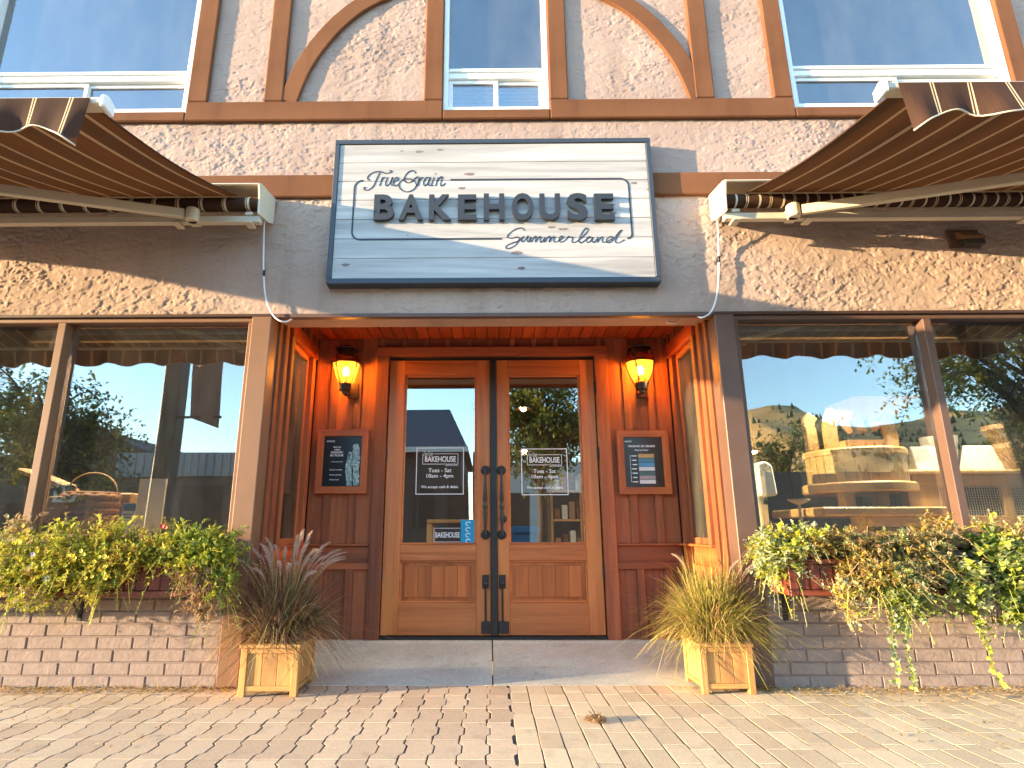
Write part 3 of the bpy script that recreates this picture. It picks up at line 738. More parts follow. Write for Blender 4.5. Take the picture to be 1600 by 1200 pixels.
# raised letters
for ch, u0, u1 in (('B', 150, 258), ('A', 283, 412), ('K', 443, 562), ('E', 597, 697), ('H', 735, 845), ('O', 885, 1000), ('U', 1033, 1143), ('S', 1180, 1290), ('E', 1325, 1430)):
    z0 = qs(u0, 330)[1]; z1 = qs(u0, 197 if u0 < 700 else 192)[1]
    if ch in 'OS': z0 -= .003; z1 += .003
    text('raised_letter', ch, M['letter'], qs(u0, 260, -.11)[0], qs(u1, 260, -.11)[0], z0, z1, -.112, S, depth=.026, bold=.032)
# script strokes
def script(name, strokes, wd):
    mb = MB()
    for st_ in strokes:
        P = smoothpts([(x, 0, z) for x, z in (qs(u, v) for u, v in st_)], 5); P = [(p.x, p.z) for p in P]
        mb.ribbon(P, [wd*(.75+.5*abs(math.sin(i*.23))) for i in range(len(P))], YS-.0022, YS+.0005)
    return mb.build(name, M['ink'], S)
script('script_lettering', [
 [(950, 375), (938, 362), (908, 366), (874, 388), (860, 408), (880, 417), (910, 410), (924, 418), (905, 450), (872, 470), (853, 468), (856, 456), (885, 442), (925, 428), (945, 406), (936, 424), (941, 436), (960, 418), (970, 404), (964, 424), (972, 436), (986, 410), (984, 436), (1004, 410), (1014, 408), (1008, 436), (1028, 411), (1038, 409), (1034, 432), (1044, 436), (1060, 410), (1056, 436), (1076, 410), (1088, 408), (1082, 436), (1100, 411), (1110, 409), (1106, 432), (1118, 436), (1140, 425), (1156, 411), (1147, 404), (1135, 420), (1143, 437), (1165, 428), (1186, 406), (1192, 413), (1208, 410), (1203, 432), (1212, 440), (1240, 425), (1272, 395), (1289, 372), (1279, 362), (1258, 385), (1240, 425), (1250, 441), (1275, 425), (1300, 412)],
 [(1310, 412), (1294, 408), (1278, 424), (1288, 440), (1306, 425), (1315, 410), (1311, 432), (1322, 438), (1342, 411), (1338, 437), (1356, 413), (1368, 410), (1364, 432), (1376, 438), (1398, 430), (1422, 411), (1402, 409), (1385, 428), (1398, 441), (1422, 425), (1448, 390), (1468, 372), (1450, 398), (1434, 428), (1442, 442), (1466, 434), (1482, 424)]], .0052)
script('script_lettering', [
 [(130, 110), (117, 100), (124, 82), (150, 66), (185, 62), (212, 71), (240, 66), (244, 58), (232, 56)],
 [(182, 66), (166, 100), (148, 138), (122, 159), (101, 158), (98, 147), (110, 146)],
 [(196, 92), (180, 138)], [(188, 112), (202, 94), (214, 96)], [(224, 92), (212, 124), (219, 138), (238, 118), (250, 92), (240, 126), (248, 137)],
 [(258, 118), (280, 103), (272, 92), (258, 108), (255, 130), (268, 138), (288, 120)],
 [(372, 72), (362, 58), (338, 62), (316, 85), (312, 110), (332, 122), (358, 112), (372, 95), (388, 92), (382, 125), (360, 158), (322, 170), (290, 152), (285, 126), (306, 104), (345, 102), (370, 120), (378, 140)],
 [(398, 92), (384, 138)], [(391, 112), (404, 95), (414, 96)], [(446, 95), (430, 94), (414, 118), (420, 138), (438, 122), (450, 92), (440, 126), (448, 138)],
 [(470, 92), (456, 132), (466, 137)], [(476, 76), (480, 72)], [(492, 92), (478, 138)], [(485, 114), (502, 94), (514, 92), (504, 128), (512, 138), (530, 124)]], .0062)

# ------------------------------------------------------------------ awnings
def awning(sgn, lab):
    X0 = -1.45 if sgn < 0 else 1.487                   # inner end, near the sign
    def xx(v): return X0+sgn*v
    A = thing('retractable_awning', lab, 'awning', (xx(1.7), -.1, 2.9), 'brown striped awnings over the shop windows')
    Ln = 3.55
    # end plate (hexagonal), hood, torsion bar, roller
    poly = [(-.028, 3.045), (-.028, 2.855), (-.10, 2.822), (-.265, 2.79), (-.275, 2.90), (-.298, 2.985), (-.27, 3.005)]
    for e, nm in ((0, 'end_plate'), (Ln, 'end_plate')):
        MB().prism(poly, 'x', xx(e), xx(e+.014)).build(nm, M['cream'], A, bevel=.003)
    hp = [(-.028, 3.04), (-.265, 3.0), (-.292, 2.98), (-.300, 2.985), (-.270, 3.010), (-.028, 3.052)]
    MB().prism(hp, 'x', xx(.015), xx(Ln)).build('hood', M['cream'], A)
    MB().box(*sorted((xx(.015), xx(Ln))), -.215, -.170, 2.765, 2.810).build('torsion_bar', M['cream'], A, bevel=.004)
    for e in (.06, .52, 1.9, 3.2):
        MB().box(*sorted((xx(e), xx(e+.05))), -.235, -.15, 2.75, 2.7645).box(*sorted((xx(e), xx(e+.05))), -.225, -.165, 2.8105, 2.832).build('wall_bracket', M['cream'], A, bevel=.003)
    ro = MB().tube([(xx(.03), -.20, 2.898), (xx(Ln-.02), -.20, 2.898)], .044, 20).build('roller_tube', M['fabric'], A, smooth=True, sm_angle=.7)
    stm = None
    for i in range(23):
        xa = xx(.09+i*.15)
        if abs(xa-X0) >= Ln-.05: continue
        if stm is None: stm = MB().tube([(xa-.006, -.20, 2.898), (xa+.006, -.20, 2.898)], .0452, 18).build('roller_stripe', M['cream'], ro).data
        else: mk('roller_stripe', stm, (xa, -.20, 2.898), ro)
    MB().tube([(xx(.013), -.20, 2.898), (xx(.035), -.20, 2.898)], .025, 12).build('crank_gear', M['cream'], A)
    # canopy cloth: slightly sagging, ripples running out from the roller
    zf = 2.535 if sgn < 0 else 2.575; yf = -1.555; nx, ny = 60, 14
    def cloth(u, v):
        xw = xx((.17+.13*v*.0) + u*(Ln-.34)); y = -.225+v*(yf+.225); z = 2.945+v*(zf-2.945)
        z -= .035*math.sin(PI*v)*(.6+.4*math.sin(u*9)) + .007*math.sin(u*70)*v
        edge = max(0, 1-u*14); z -= .02*edge*math.sin(PI*v)
        return (xw, y, z)
    V = [cloth(i/nx, j/ny) for j in range(ny+1) for i in range(nx+1)]
    Fs = [(j*(nx+1)+i, j*(nx+1)+i+1, (j+1)*(nx+1)+i+1, (j+1)*(nx+1)+i) for j in range(ny) for i in range(nx)]
    cl = MB().add(V, Fs).build('canopy_cloth', M['fabric'], A, smooth=True, fixn=False)
    mb = MB(); mb.tube([cloth(0, j/ny) for j in range(ny+1)], .005, 6); mb.build('cloth_hem', M['fabric'], cl, smooth=True)
    # front bar with end cap and valance
    bx0, bx1 = xx(.115), xx(Ln-.1)
    MB().prism([(yf-.030, zf-.012), (yf+.025, zf-.018), (yf+.025, zf+.010), (yf-.01, zf+.026), (yf-.030, zf+.016)], 'x', bx0, bx1).build('front_bar', M['cream'], A, bevel=.004)
    MB().prism([(yf-.040, zf-.030), (yf+.032, zf-.036), (yf+.032, zf+.014), (yf-.012, zf+.034), (yf-.040, zf+.020)], 'x', xx(.095), xx(.116)).build('bar_end_cap', M['vinyl'], A, bevel=.005)
    n = 150; V = []; Fs = []; hem = []
    for i in range(n+1):
        s = i/n*(Ln-.34); xw = xx(.155+s)
        ph = 2*PI*s/.37
        drop = .15+.022*math.cos(ph)
        wav = .022*math.sin(ph*.9+1)*1.0+.01*math.sin(ph*2.3)
        curl = .05*math.exp(-s*9)
        for k in range(6):
            t = k/5; V.append((xw+sgn*curl*t*.5, yf-.036-.03*t-wav*t+curl*t, zf+.008-drop*t-(.05*math.exp(-s*8))*t))
        hem.append(V[-1])
    Fs = [(i*6+k, i*6+k+1, i*6+6+k+1, i*6+6+k) for i in range(n) for k in range(5)]
    va = MB().add(V, Fs).build('valance', M['fabric'], A, smooth=True, fixn=False)
    MB().tube(hem, .0035, 6).build('valance_piping', M['cream'], va, smooth=True)
    # folding arm: shoulder, upper arm, elbow, forearm
    sh = Vector((xx(.44), -.235, 2.805)); el = Vector((xx(1.82), -.86, 2.70)); fr = Vector((xx(.86), yf+.02, zf-.01))
    MB().lathe([(0, -.045), (.035, -.045), (.042, -.035), (.042, .035), (.035, .045), (0, .045)], sh, 16).box(*sorted((sh.x-.03, sh.x+.03)), -.235, -.16, 2.76, 2.83).build('shoulder_joint', M['cream'], A, bevel=.003)
    a1 = MB().beam(sh+(el-sh)*.03, el, .036, .062).build('upper_arm', M['cream'], A, bevel=.005)
    MB().lathe([(0, -.04), (.034, -.04), (.034, .04), (0, .04)], el, 16).build('elbow_joint', M['cream'], A)
    MB().beam(el-Vector((0, 0, .01)), fr, .032, .042).build('forearm', M['cream'], A, bevel=.004)
    MB().box(fr.x-.05, fr.x+.05, yf-.01, yf+.06, zf-.05, zf-.033).build('arm_fitting', M['cream'], A, bevel=.003)
    # second arm at the far end, mirrored
    off = xx(Ln-.44); e2 = Vector((xx(Ln-1.82), -.80, 2.715)); s2 = Vector((off, -.235, 2.805)); f2 = Vector((xx(Ln-.86), yf+.02, zf-.01))
    if sgn < 0 or True:
        e2 = Vector((xx(Ln-1.0), -.83, 2.705))
        MB().beam(s2, Vector((xx(Ln-1.50), -.84, 2.705)), .036, .062).build('upper_arm', M['cream'], A, bevel=.005)
        MB().beam(Vector((xx(Ln-1.50), -.84, 2.695)), f2, .032, .042).build('forearm', M['cream'], A, bevel=.004)
    return A
awning(-1, 'brown striped awning extended left of the sign over the left shop window')
awning(1, 'brown striped awning extended right of the sign over the right shop window')
def cable(pix, y, lab, knob=None):
    P = smoothpts([F(px, py, y+dy) for px, py, dy in pix], 6)
    mb = MB().tube(P, .0055, 6)
    if knob: p = F(knob[0], knob[1], y); mb.tube([p+Vector((0, 0, .02)), p-Vector((0, 0, .02))], .009, 8, 1)
    return tag(mb.build('awning_cable', [M['vinyl'], M['black']], None, smooth=True), lab, 'cable', 'white awning cables')
cable([(413, 345, -.06), (412, 380, 0), (412, 430, 0), (416, 468, 0), (428, 494, 0), (444, 503, 0), (458, 497, .06)], -.04, 'white cable hanging from the left awning down to the entrance corner', (412.5, 427))
cable([(1121, 342, -.06), (1123, 390, 0), (1123, 430, 0), (1120, 462, 0), (1112, 486, 0), (1098, 496, 0), (1088, 494, .06)], -.04, 'white cable hanging from the right awning beside the right pillar', (1123.5, 405))
cable([(1036, 494, .16), (1043, 503, .16), (1054, 505, .16), (1063, 500, .16), (1066, 494, .16)], .0, 'short loop of white cable drooping under the porch lintel')
# vent hood on the right wall
v0 = F(1480, 359, -.02); v1 = F(1535, 388, -.02)
H = thing('vent_hood', 'small brown louvred vent hood on the stucco under the right awning', 'vent', ((v0.x+v1.x)/2, -.03, (v0.z+v1.z)/2))
box('vent_plate', M['brownpaint'], v0.x, v1.x, -.018, -.004, v1.z, v0.z, H)
MB().prism([(-.018, v0.z-.015), (-.085, v0.z-.075), (-.085, v0.z-.095), (-.018, v0.z-.07)], 'x', v0.x+.045, v1.x-.02).build('vent_flap', M['brownpaint_lit'], H)
MB().prism([(-.018, v0.z-.03), (-.07, v0.z-.09), (-.07, v1.z+.012), (-.018, v1.z+.012)], 'x', v0.x+.075, v0.x+.19).build('vent_throat', M['dark'], H)
# ------------------------------------------------------------------ wall lanterns
M['amber'] = None
m, t, b, o = nodes('amber_glass'); t.nodes.remove(b)
tr = t.nodes.new('ShaderNodeBsdfTransparent'); tr.inputs[0].default_value = (1, .58, .12, 1)
tl = t.nodes.new('ShaderNodeBsdfTranslucent'); tl.inputs[0].default_value = (1, .45, .06, 1)
gl = N(t, 'ShaderNodeBsdfGlossy', Roughness=.05); gl.inputs[0].default_value = (1, .9, .8, 1)
m1 = t.nodes.new('ShaderNodeMixShader'); m1.inputs[0].default_value = .2; m2 = t.nodes.new('ShaderNodeMixShader'); m2.inputs[0].default_value = .06
t.links.new(tr.outputs[0], m1.inputs[1]); t.links.new(tl.outputs[0], m1.inputs[2]); t.links.new(m1.outputs[0], m2.inputs[1]); t.links.new(gl.outputs[0], m2.inputs[2]); t.links.new(m2.outputs[0], o.inputs[0])
M['amber'] = m
M['bulb'] = emit('bulb_glow', (1, .62, .22), 5)
M['bronze'] = plain('dark_bronze', lin(58, 38, 28), .4, metal=.3, var=.2)
def lantern(x, lab):
    y = .80; L = thing('wall_lantern', lab, 'lantern', (x, y, 2.05), 'lit amber lanterns beside the doors')
    prof = [(.045, 1.952), (.058, 1.975), (.082, 2.03), (.099, 2.085), (.104, 2.115), (.100, 2.145), (.085, 2.168), (.066, 2.178)]
    MB().lathe(prof, (x, y, 0), 28).build('amber_globe', M['amber'], L, smooth=True, fixn=True)
    MB().lathe([(.02, 2.248), (.062, 2.246), (.068, 2.235), (.066, 2.176), (.06, 2.172)], (x, y, 0), 24).lathe([(.085, 2.222), (.09, 2.228), (.085, 2.234), (.08, 2.228), (.085, 2.222)], (x, y, 0), 24).build('cap', M['bronze'], L, smooth=True, sm_angle=.6)
    MB().lathe([(.0, 1.892), (.044, 1.895), (.047, 1.91), (.047, 1.945), (.043, 1.953), (0, 1.953)], (x, y, 0), 20).lathe([(0, 1.868), (.022, 1.87), (.024, 1.893)], (x, y, 0), 14).build('collar', M['bronze'], L, smooth=True, sm_angle=.6)
    mb = MB()
    mb.lathe([(.107, 2.108), (.110, 2.111), (.107, 2.114), (.104, 2.111), (.107, 2.108)], (x, y, 0), 32)
    for k in range(4):
        a = PI/4+k*PI/2+.25; mb.tube([(x+r_*math.cos(a), y+r_*math.sin(a), z_) for r_, z_ in ((.083, 2.226), (.098, 2.19), (.109, 2.14), (.108, 2.10), (.09, 2.03), (.064, 1.97), (.05, 1.925))], .0048, 5)
    mb.build('wire_cage', M['bronze'], L)
    MB().tube([(x, y, 1.88), (x, y+.04, 1.872), (x, y+.09, 1.895), (x, y+.135, 1.92)], .012, 8).box(x-.005, x+.075, y+.118, y+.136, 1.862, 1.985).build('wall_arm', M['bronze'], L)
    MB().lathe([(.012, 1.953), (.012, 2.0), (.016, 2.01)], (x, y, 0), 10).build('socket', M['bronze'], L)
    MB().lathe([(0, 2.005), (.018, 2.012), (.028, 2.04), (.026, 2.065), (.012, 2.085), (0, 2.088)], (x, y, 0), 14).build('bulb', M['bulb'], L, smooth=True)
    p = bpy.data.lights.new('lantern_light', 'POINT'); p.energy = 12; p.color = (1, .53, .20); p.shadow_soft_size = .03
    po = bpy.data.objects.new('lantern_light', p); put(po, (x, y, 2.06), L)
lantern(-1.112, 'lit amber globe lantern with wire cage left of the doors'); lantern(1.166, 'lit amber globe lantern with wire cage right of the doors')
# ------------------------------------------------------------------ framed posters
def poster(x0, x1, z0, z1, lab):
    P = thing('framed_poster', lab, 'poster', ((x0+x1)/2, .925, (z0+z1)/2), 'cedar framed posters on the porch wall')
    y0, y1 = .905, .9355; f = .052
    for poly, m_ in (([(x0, z1), (x1, z1), (x1-f, z1-f), (x0+f, z1-f)], 'pineframe_x'), ([(x0, z0), (x1, z0), (x1-f, z0+f), (x0+f, z0+f)], 'pineframe_x'), ([(x0, z0), (x0, z1), (x0+f, z1-f), (x0+f, z0+f)], 'pineframe'), ([(x1, z0), (x1, z1), (x1-f, z1-f), (x1-f, z0+f)], 'pineframe')):
        MB().prism(poly, 'y', y0, y1).build('frame_bar', M[m_], P, bevel=.0012)
    MB().box(x0+f-.004, x1-f+.004, .918, .93, z0+f-.004, z1-f+.004).build('print', M['posterblack'], P)
    return P
YP = .917
P = poster(-1.330, -.935, 1.126, 1.614, 'black framed poster headed 100% ORGANIC BC FLOUR with pale loaves')
def qp(u, v): p = F(480+u*.13333, 640+v*.13333, YP); return p.x, p.z
def ptext(body, u0, u1, v0, v1, PP, q, bold=.02, al='c', m='white'):
    (a, zt_), (b_, zb_) = q(u0, v0), q(u1, v1); text('lettering', body, M[m], a, b_, zb_, zt_, YP, PP, bold=bold)
ptext('BREAD', 235, 325, 362, 380, P, qp)
ptext('Made with', 308, 398, 430, 447, P, qp); ptext('100%', 320, 388, 460, 480, P, qp); ptext('ORGANIC', 278, 420, 488, 513, P, qp, .03); ptext('BC FLOUR', 272, 426, 524, 548, P, qp, .03)
(a, z_), (b_, _) = qp(278, 612), qp(415, 612); MB().box(a, b_, YP, YP+.001, z_-.0015, z_+.0015).build('rule', M['white'], P)
ptext('Every noodle,', 264, 410, 697, 716, P, qp); ptext('Every pastry,', 264, 404, 756, 776, P, qp); ptext('Every loaf.', 264, 372, 812, 832, P, qp)
m, t, b, o = nodes('bread_print'); vec = coords(t)
r = ramp(t, noise(t, vec, 24, 5, .7, 1.5), [(.36, lin(40, 62, 66)), (.5, lin(150, 178, 172)), (.66, lin(222, 232, 222))]); t.links.new(r.outputs[0], b.inputs['Base Color']); b.inputs['Roughness'].default_value = .3
M['bread'] = m
for pts in ([(500, 490), (520, 500), (528, 540), (526, 600), (528, 660), (520, 720), (524, 800), (522, 895), (462, 895), (456, 820), (446, 720), (452, 640), (468, 590), (476, 530), (488, 498)],
            [(570, 396), (600, 410), (614, 450), (612, 530), (622, 560), (612, 640), (604, 700), (612, 780), (606, 890), (540, 890), (530, 800), (540, 720), (528, 640), (534, 560), (532, 480), (538, 420)]):
    V = [(*qp(u, v),) for u, v in pts]; V = [(a, YP, z) for a, z in V]
    MB().add(V, [tuple(range(len(V)))]).build('loaf_picture', M['bread'], P, fixn=False)
P = poster(.976, 1.372, 1.114, 1.598, 'black framed poster headed ORGANIC BC GRAINS with coloured bars')
def qp2(u, v): p = F(940+u*.13333, 640+v*.13333, YP); return p.x, p.z
ptext('BREAD', 272, 352, 365, 382, P, qp2); ptext('ORGANIC BC GRAINS', 308, 625, 416, 440, P, qp2, .03); ptext('- Shop by Colour -', 375, 560, 464, 488, P, qp2, .02)
cols_ = [('bar_wheat', lin(200, 160, 100)), ('bar_teal', lin(70, 130, 150)), ('bar_blue', lin(80, 150, 190)), ('bar_white', lin(225, 225, 225)), ('bar_green', lin(60, 100, 100)), ('bar_grey', lin(160, 150, 150)), ('bar_pale', lin(225, 222, 220))]
for i, (nm, c_) in enumerate(cols_):
    M[nm] = plain(nm, c_, .4, var=.03); v0 = 520+i*50.5; u0 = 428+i*3.5
    (a, zt_), (b_, zb_) = qp2(u0, v0), qp2(u0+188, v0+44); MB().box(a, b_, YP, YP+.001, zb_, zt_).build('colour_bar', M[nm], P)
    (a, zt_), (b_, zb_) = qp2(348+i*3, v0+16), qp2(412+i*3, v0+30)
    text('lettering', ['HARD', 'DURUM', 'SPELT', 'KAMUT', 'RED', 'RYE', 'OAT'][i], M['white'], a, b_, zb_, zt_, YP, P, bold=.02) if False else MB().box(a+.003*(i % 3), b_-.004*(i % 2), YP, YP+.001, zb_+.001, zt_-.001).build('bar_caption', M['white'], P)
ptext('RYE', 512, 556, 735, 752, P, qp2, .03)
mb = MB(); a, z0_ = qp2(332, 535); a2, z1_ = qp2(352, 850)
mb.ribbon([(a, z0_), (a2, z1_)], .002, YP, YP+.001)
for i in range(7): u, v = qp2(334+i*3, 540+i*50); mb.box(u, u+.006, YP, YP+.001, v-.001, v+.001)
mb.build('scale_line', M['white'], P)
# ------------------------------------------------------------------ wooden planters on the pavement
def planter(x0, x1, y0, y1, h, lab):
    P = thing('wooden_planter', lab, 'planter', ((x0+x1)/2, (y0+y1)/2, 0), 'square wooden planters at the entrance'); l = .034
    for a in (x0, x1-l):
        for b_ in (y0, y1-l): box('corner_post', M['planter'], a, a+l, b_, b_+l, 0, h-.018, P, .002)
    for yy, s in ((y0, 1), (y1-.02, 1)):
        box('rail', M['planter_x'], x0+l, x1-l, yy+.004, yy+.022, .028, .052, P, .002); box('rail', M['planter_x'], x0+l, x1-l, yy+.004, yy+.022, h-.045, h-.018, P, .002)
        n = 3 if yy == y0 else 3; wd = (x1-x0-2*l)/n
        for i in range(n): box('side_board', M['planter'], x0+l+i*wd+.0012, x0+l+(i+1)*wd-.0012, yy+.012 if yy == y0 else yy-.002, yy+.026 if yy == y0 else yy+.012, .0525, h-.0455, P, .0015)
    for xx_, s in ((x0, 0), (x1-.022, 1)):
        box('rail', M['planter'], xx_+.004, xx_+.02, y0+l, y1-l, .028, .052, P, .002); box('rail', M['planter'], xx_+.004, xx_+.02, y0+l, y1-l, h-.045, h-.018, P, .002)
        wd = (y1-y0-2*l)/3
        for i in range(3): box('side_board', M['planter'], xx_+(.008 if s == 0 else 0), xx_+(.022 if s == 0 else .014), y0+l+i*wd+.0012, y0+l+(i+1)*wd-.0012, .0525, h-.0455, P, .0015)
    e = .008; r_ = .05
    box('rim_board', M['planter_x'], x0-e, x1+e, y0-e, y0+r_, h-.018, h, P, .002); box('rim_board', M['planter_x'], x0-e, x1+e, y1-r_, y1+e, h-.018, h, P, .002)
    box('rim_board', M['planter'], x0-e, x0+r_, y0+r_+.001, y1-r_-.001, h-.018, h, P, .002); box('rim_board', M['planter'], x1-r_, x1+e, y0+r_+.001, y1-r_-.001, h-.018, h, P, .002)
    MB().box(x0+.03, x1-.03, y0+.03, y1-.03, h-.08, h-.03).build('soil', M['soil'], P)
    return P
planter(-1.334, -1.024, -.204, .11, .258, 'sunlit yellow pine planter holding purple fountain grass left of the entrance')
planter(1.128, 1.412, -.150, .14, .252, 'weathered pine planter holding golden grass right of the entrance')
# ------------------------------------------------------------------ ornamental grasses
def grass(cx, cy, z0, hgt, spread, n, mats, lab, plumes, seed, droop=.5):
    R = random.Random(seed)
    G = thing('ornamental_grass', lab, 'grass plant', (cx, cy, z0), 'ornamental grasses in the planters')
    mb = MB()
    for i in range(n):
        a = R.uniform(0, 2*PI); rr = R.random()**.6*.11
        bx0, by0 = cx+rr*math.cos(a), cy+rr*math.sin(a)
        a2 = a+R.gauss(0, .7); out = R.random()**.8*spread; ln = hgt*R.uniform(.5, 1.05)*(1-.25*out/spread)
        dr = droop*R.uniform(.2, 1.5)*(out/spread)
        pts = []; ns = 6; R2_ = R.random()*2.5
        for k in range(ns+1):
            s = k/ns; q = out*(s**1.4)
            pts.append(Vector((bx0+math.cos(a2)*q*1.0, by0+math.sin(a2)*q*.75, z0-.03+ln*(s-dr*s*s*1.0-.12*R2_*s**4))))
        wd = R.uniform(.0017, .0042); ang = R.uniform(0, PI); kk = R.randrange(2, ns) if R.random() < .3 else 99; kv = Vector((R.gauss(0, .05), R.gauss(0, .05), -R.random()*.05))
        pts = [p+(kv*(k-kk) if k > kk else Vector((R.gauss(0, .002), R.gauss(0, .002), 0))) for k, p in enumerate(pts)]
        V = []
        for k, p in enumerate(pts):
            ww = wd*(1-.85*(k/ns)**1.5); d = Vector((math.cos(ang+k*.15), math.sin(ang+k*.15), 0))*ww; V += [p-d, p+d]
        mi = 0 if R.random() < .55 else (1 if R.random() < .6 else 2)
        mb.add(V, [(2*k, 2*k+1, 2*k+3, 2*k+2) for k in range(ns)], mi)
    mb.build('blades', mats[:3], G, fixn=False)
    for i in range(plumes):
        a2 = R.uniform(0, 2*PI); out = R.random()**.7*spread*.95; ln = hgt*R.uniform(.85, 1.12)
        P = []
        for k in range(9):
            s = k/8; q = out*s**1.5
            P.append(Vector((cx+math.cos(a2)*(q+.03), cy+math.sin(a2)*(q*.75+.03), z0+ln*(s-.22*(out/spread)*s*s-(.10 if s > .8 else 0)*(s-.8)*5))))
        mb = MB().tube(P, .0015, 4)
        hv = smoothpts(P[5:], 5)
        for p_i, p in enumerate(hv[2:]):
            t_ = p_i/max(1, len(hv)-3); rr = .015*math.sin(PI*min(1, .12+t_*.9))+.002
            ax = (hv[min(p_i+3, len(hv)-1)]-hv[p_i+1]).normalized()
            for k in range(13):
                d = Vector((R.gauss(0, 1), R.gauss(0, 1), R.gauss(0, 1))); d = (d-ax*d.dot(ax)).normalized()*rr+ax*rr*1.1
                sd = d.cross(ax).normalized()*.0011
                mb.add([p-sd, p+sd, p+d+ax*.004], [(0, 1, 2)], 1)
        mb.build('seed_plume', [mats[1], mats[3]], G, fixn=False)
    return G
M['g1'] = leafmat('grass_green', lin(70, 84, 38), lin(120, 130, 62)); M['g2'] = leafmat('grass_straw', lin(160, 128, 80), lin(214, 186, 128)); M['g3'] = leafmat('grass_purple', lin(98, 64, 56), lin(150, 108, 84)); M['pl'] = leafmat('plume_pink', lin(206, 180, 166), lin(236, 220, 208), .5)
M['g4'] = leafmat('grass_gold_green', lin(120, 122, 44), lin(172, 164, 72)); M['g5'] = leafmat('grass_gold', lin(180, 146, 84), lin(222, 192, 122)); M['g6'] = leafmat('grass_brown', lin(110, 80, 52), lin(150, 116, 76))
grass(-1.18, -.04, .24, .66, .38, 2600, [M['g3'], M['g2'], M['g1'], M['pl']], 'tall purple fountain grass with pink plumes in the left planter', 44, 3, .8)
grass(1.265, 0.0, .235, .64, .35, 3000, [M['g4'], M['g5'], M['g6'], M['pl']], 'golden green mounding fountain grass in the right planter', 5, 5, .78)

# ------------------------------------------------------------------ window boxes
def wbox(x0, x1, ends, lab):
    W = thing('window_box', lab, 'window box', ((x0+x1)/2, -.15, .60), 'red cedar window boxes under the shop windows')
    yb, yf, z0, z1 = -.045, -.275, .508, .695
    MB().box(x0+.01, x1-.01, yf+.02, yb-.02, z0+.01, z0+.03).build('bottom_board', M['redbox_x'], W)
    box('back_board', M['redbox_x'], x0, x1, yb-.018, yb, z0, z1, W)
    MB().box(x0+.02, x1-.02, yf+.02, yb-.02, z1-.06, z1-.03).build('soil', M['soil'], W)
    for a, b in ends:
        for i in range(3): box('end_board', M['redbox'], a, b, yf+.02+i*.065, yf+.02+i*.065+.063, z0, z1, W)
    x = x0+.048
    box('corner_post', M['redbox'], x0, x0+.046, yf-.012, yf+.018, z0, z1, W); box('corner_post', M['redbox'], x1-.046, x1, yf-.012, yf+.018, z0, z1, W)
    k = 0
    while x < x1-.05:
        wd = .062; b_ = min(x+wd, x1-.048)
        if b_-x > .015: box('slat', M['redbox'], x, b_, yf+(.004 if k % 2 else 0), yf+.018, z0+.03, z1-.028, W)
        x += .066; k += 1
    box('bottom_rail', M['redbox_x'], x0+.047, x1-.047, yf-.010, yf+.016, z0, z0+.029, W); box('top_rail', M['redbox_x'], x0+.047, x1-.047, yf-.010, yf+.016, z1-.027, z1, W)
    return W
def bracket(W, x):
    mb = MB(); mb.box(x-.012, x+.012, -.26, -.004, .498, .5075); mb.box(x-.012, x+.012, -.014, -.003, .352, .498); mb.tube(smoothpts([(x, -.22, .498), (x, -.10, .47), (x, -.05, .42), (x, -.012, .37)], 4), .006, 6)
    mb.build('iron_bracket', M['black'], W)
W = wbox(-4.2, -1.555, ((-1.573, -1.555),), 'red cedar window box full of yellow green plants under the left window')
for x in (-2.36, -1.66, -3.1): bracket(W, x)
W = wbox(1.592, 4.2, ((1.592, 1.610),), 'red cedar window box with dry and trailing plants under the right window')
for x in (1.68, 2.42, 3.2): bracket(W, x)

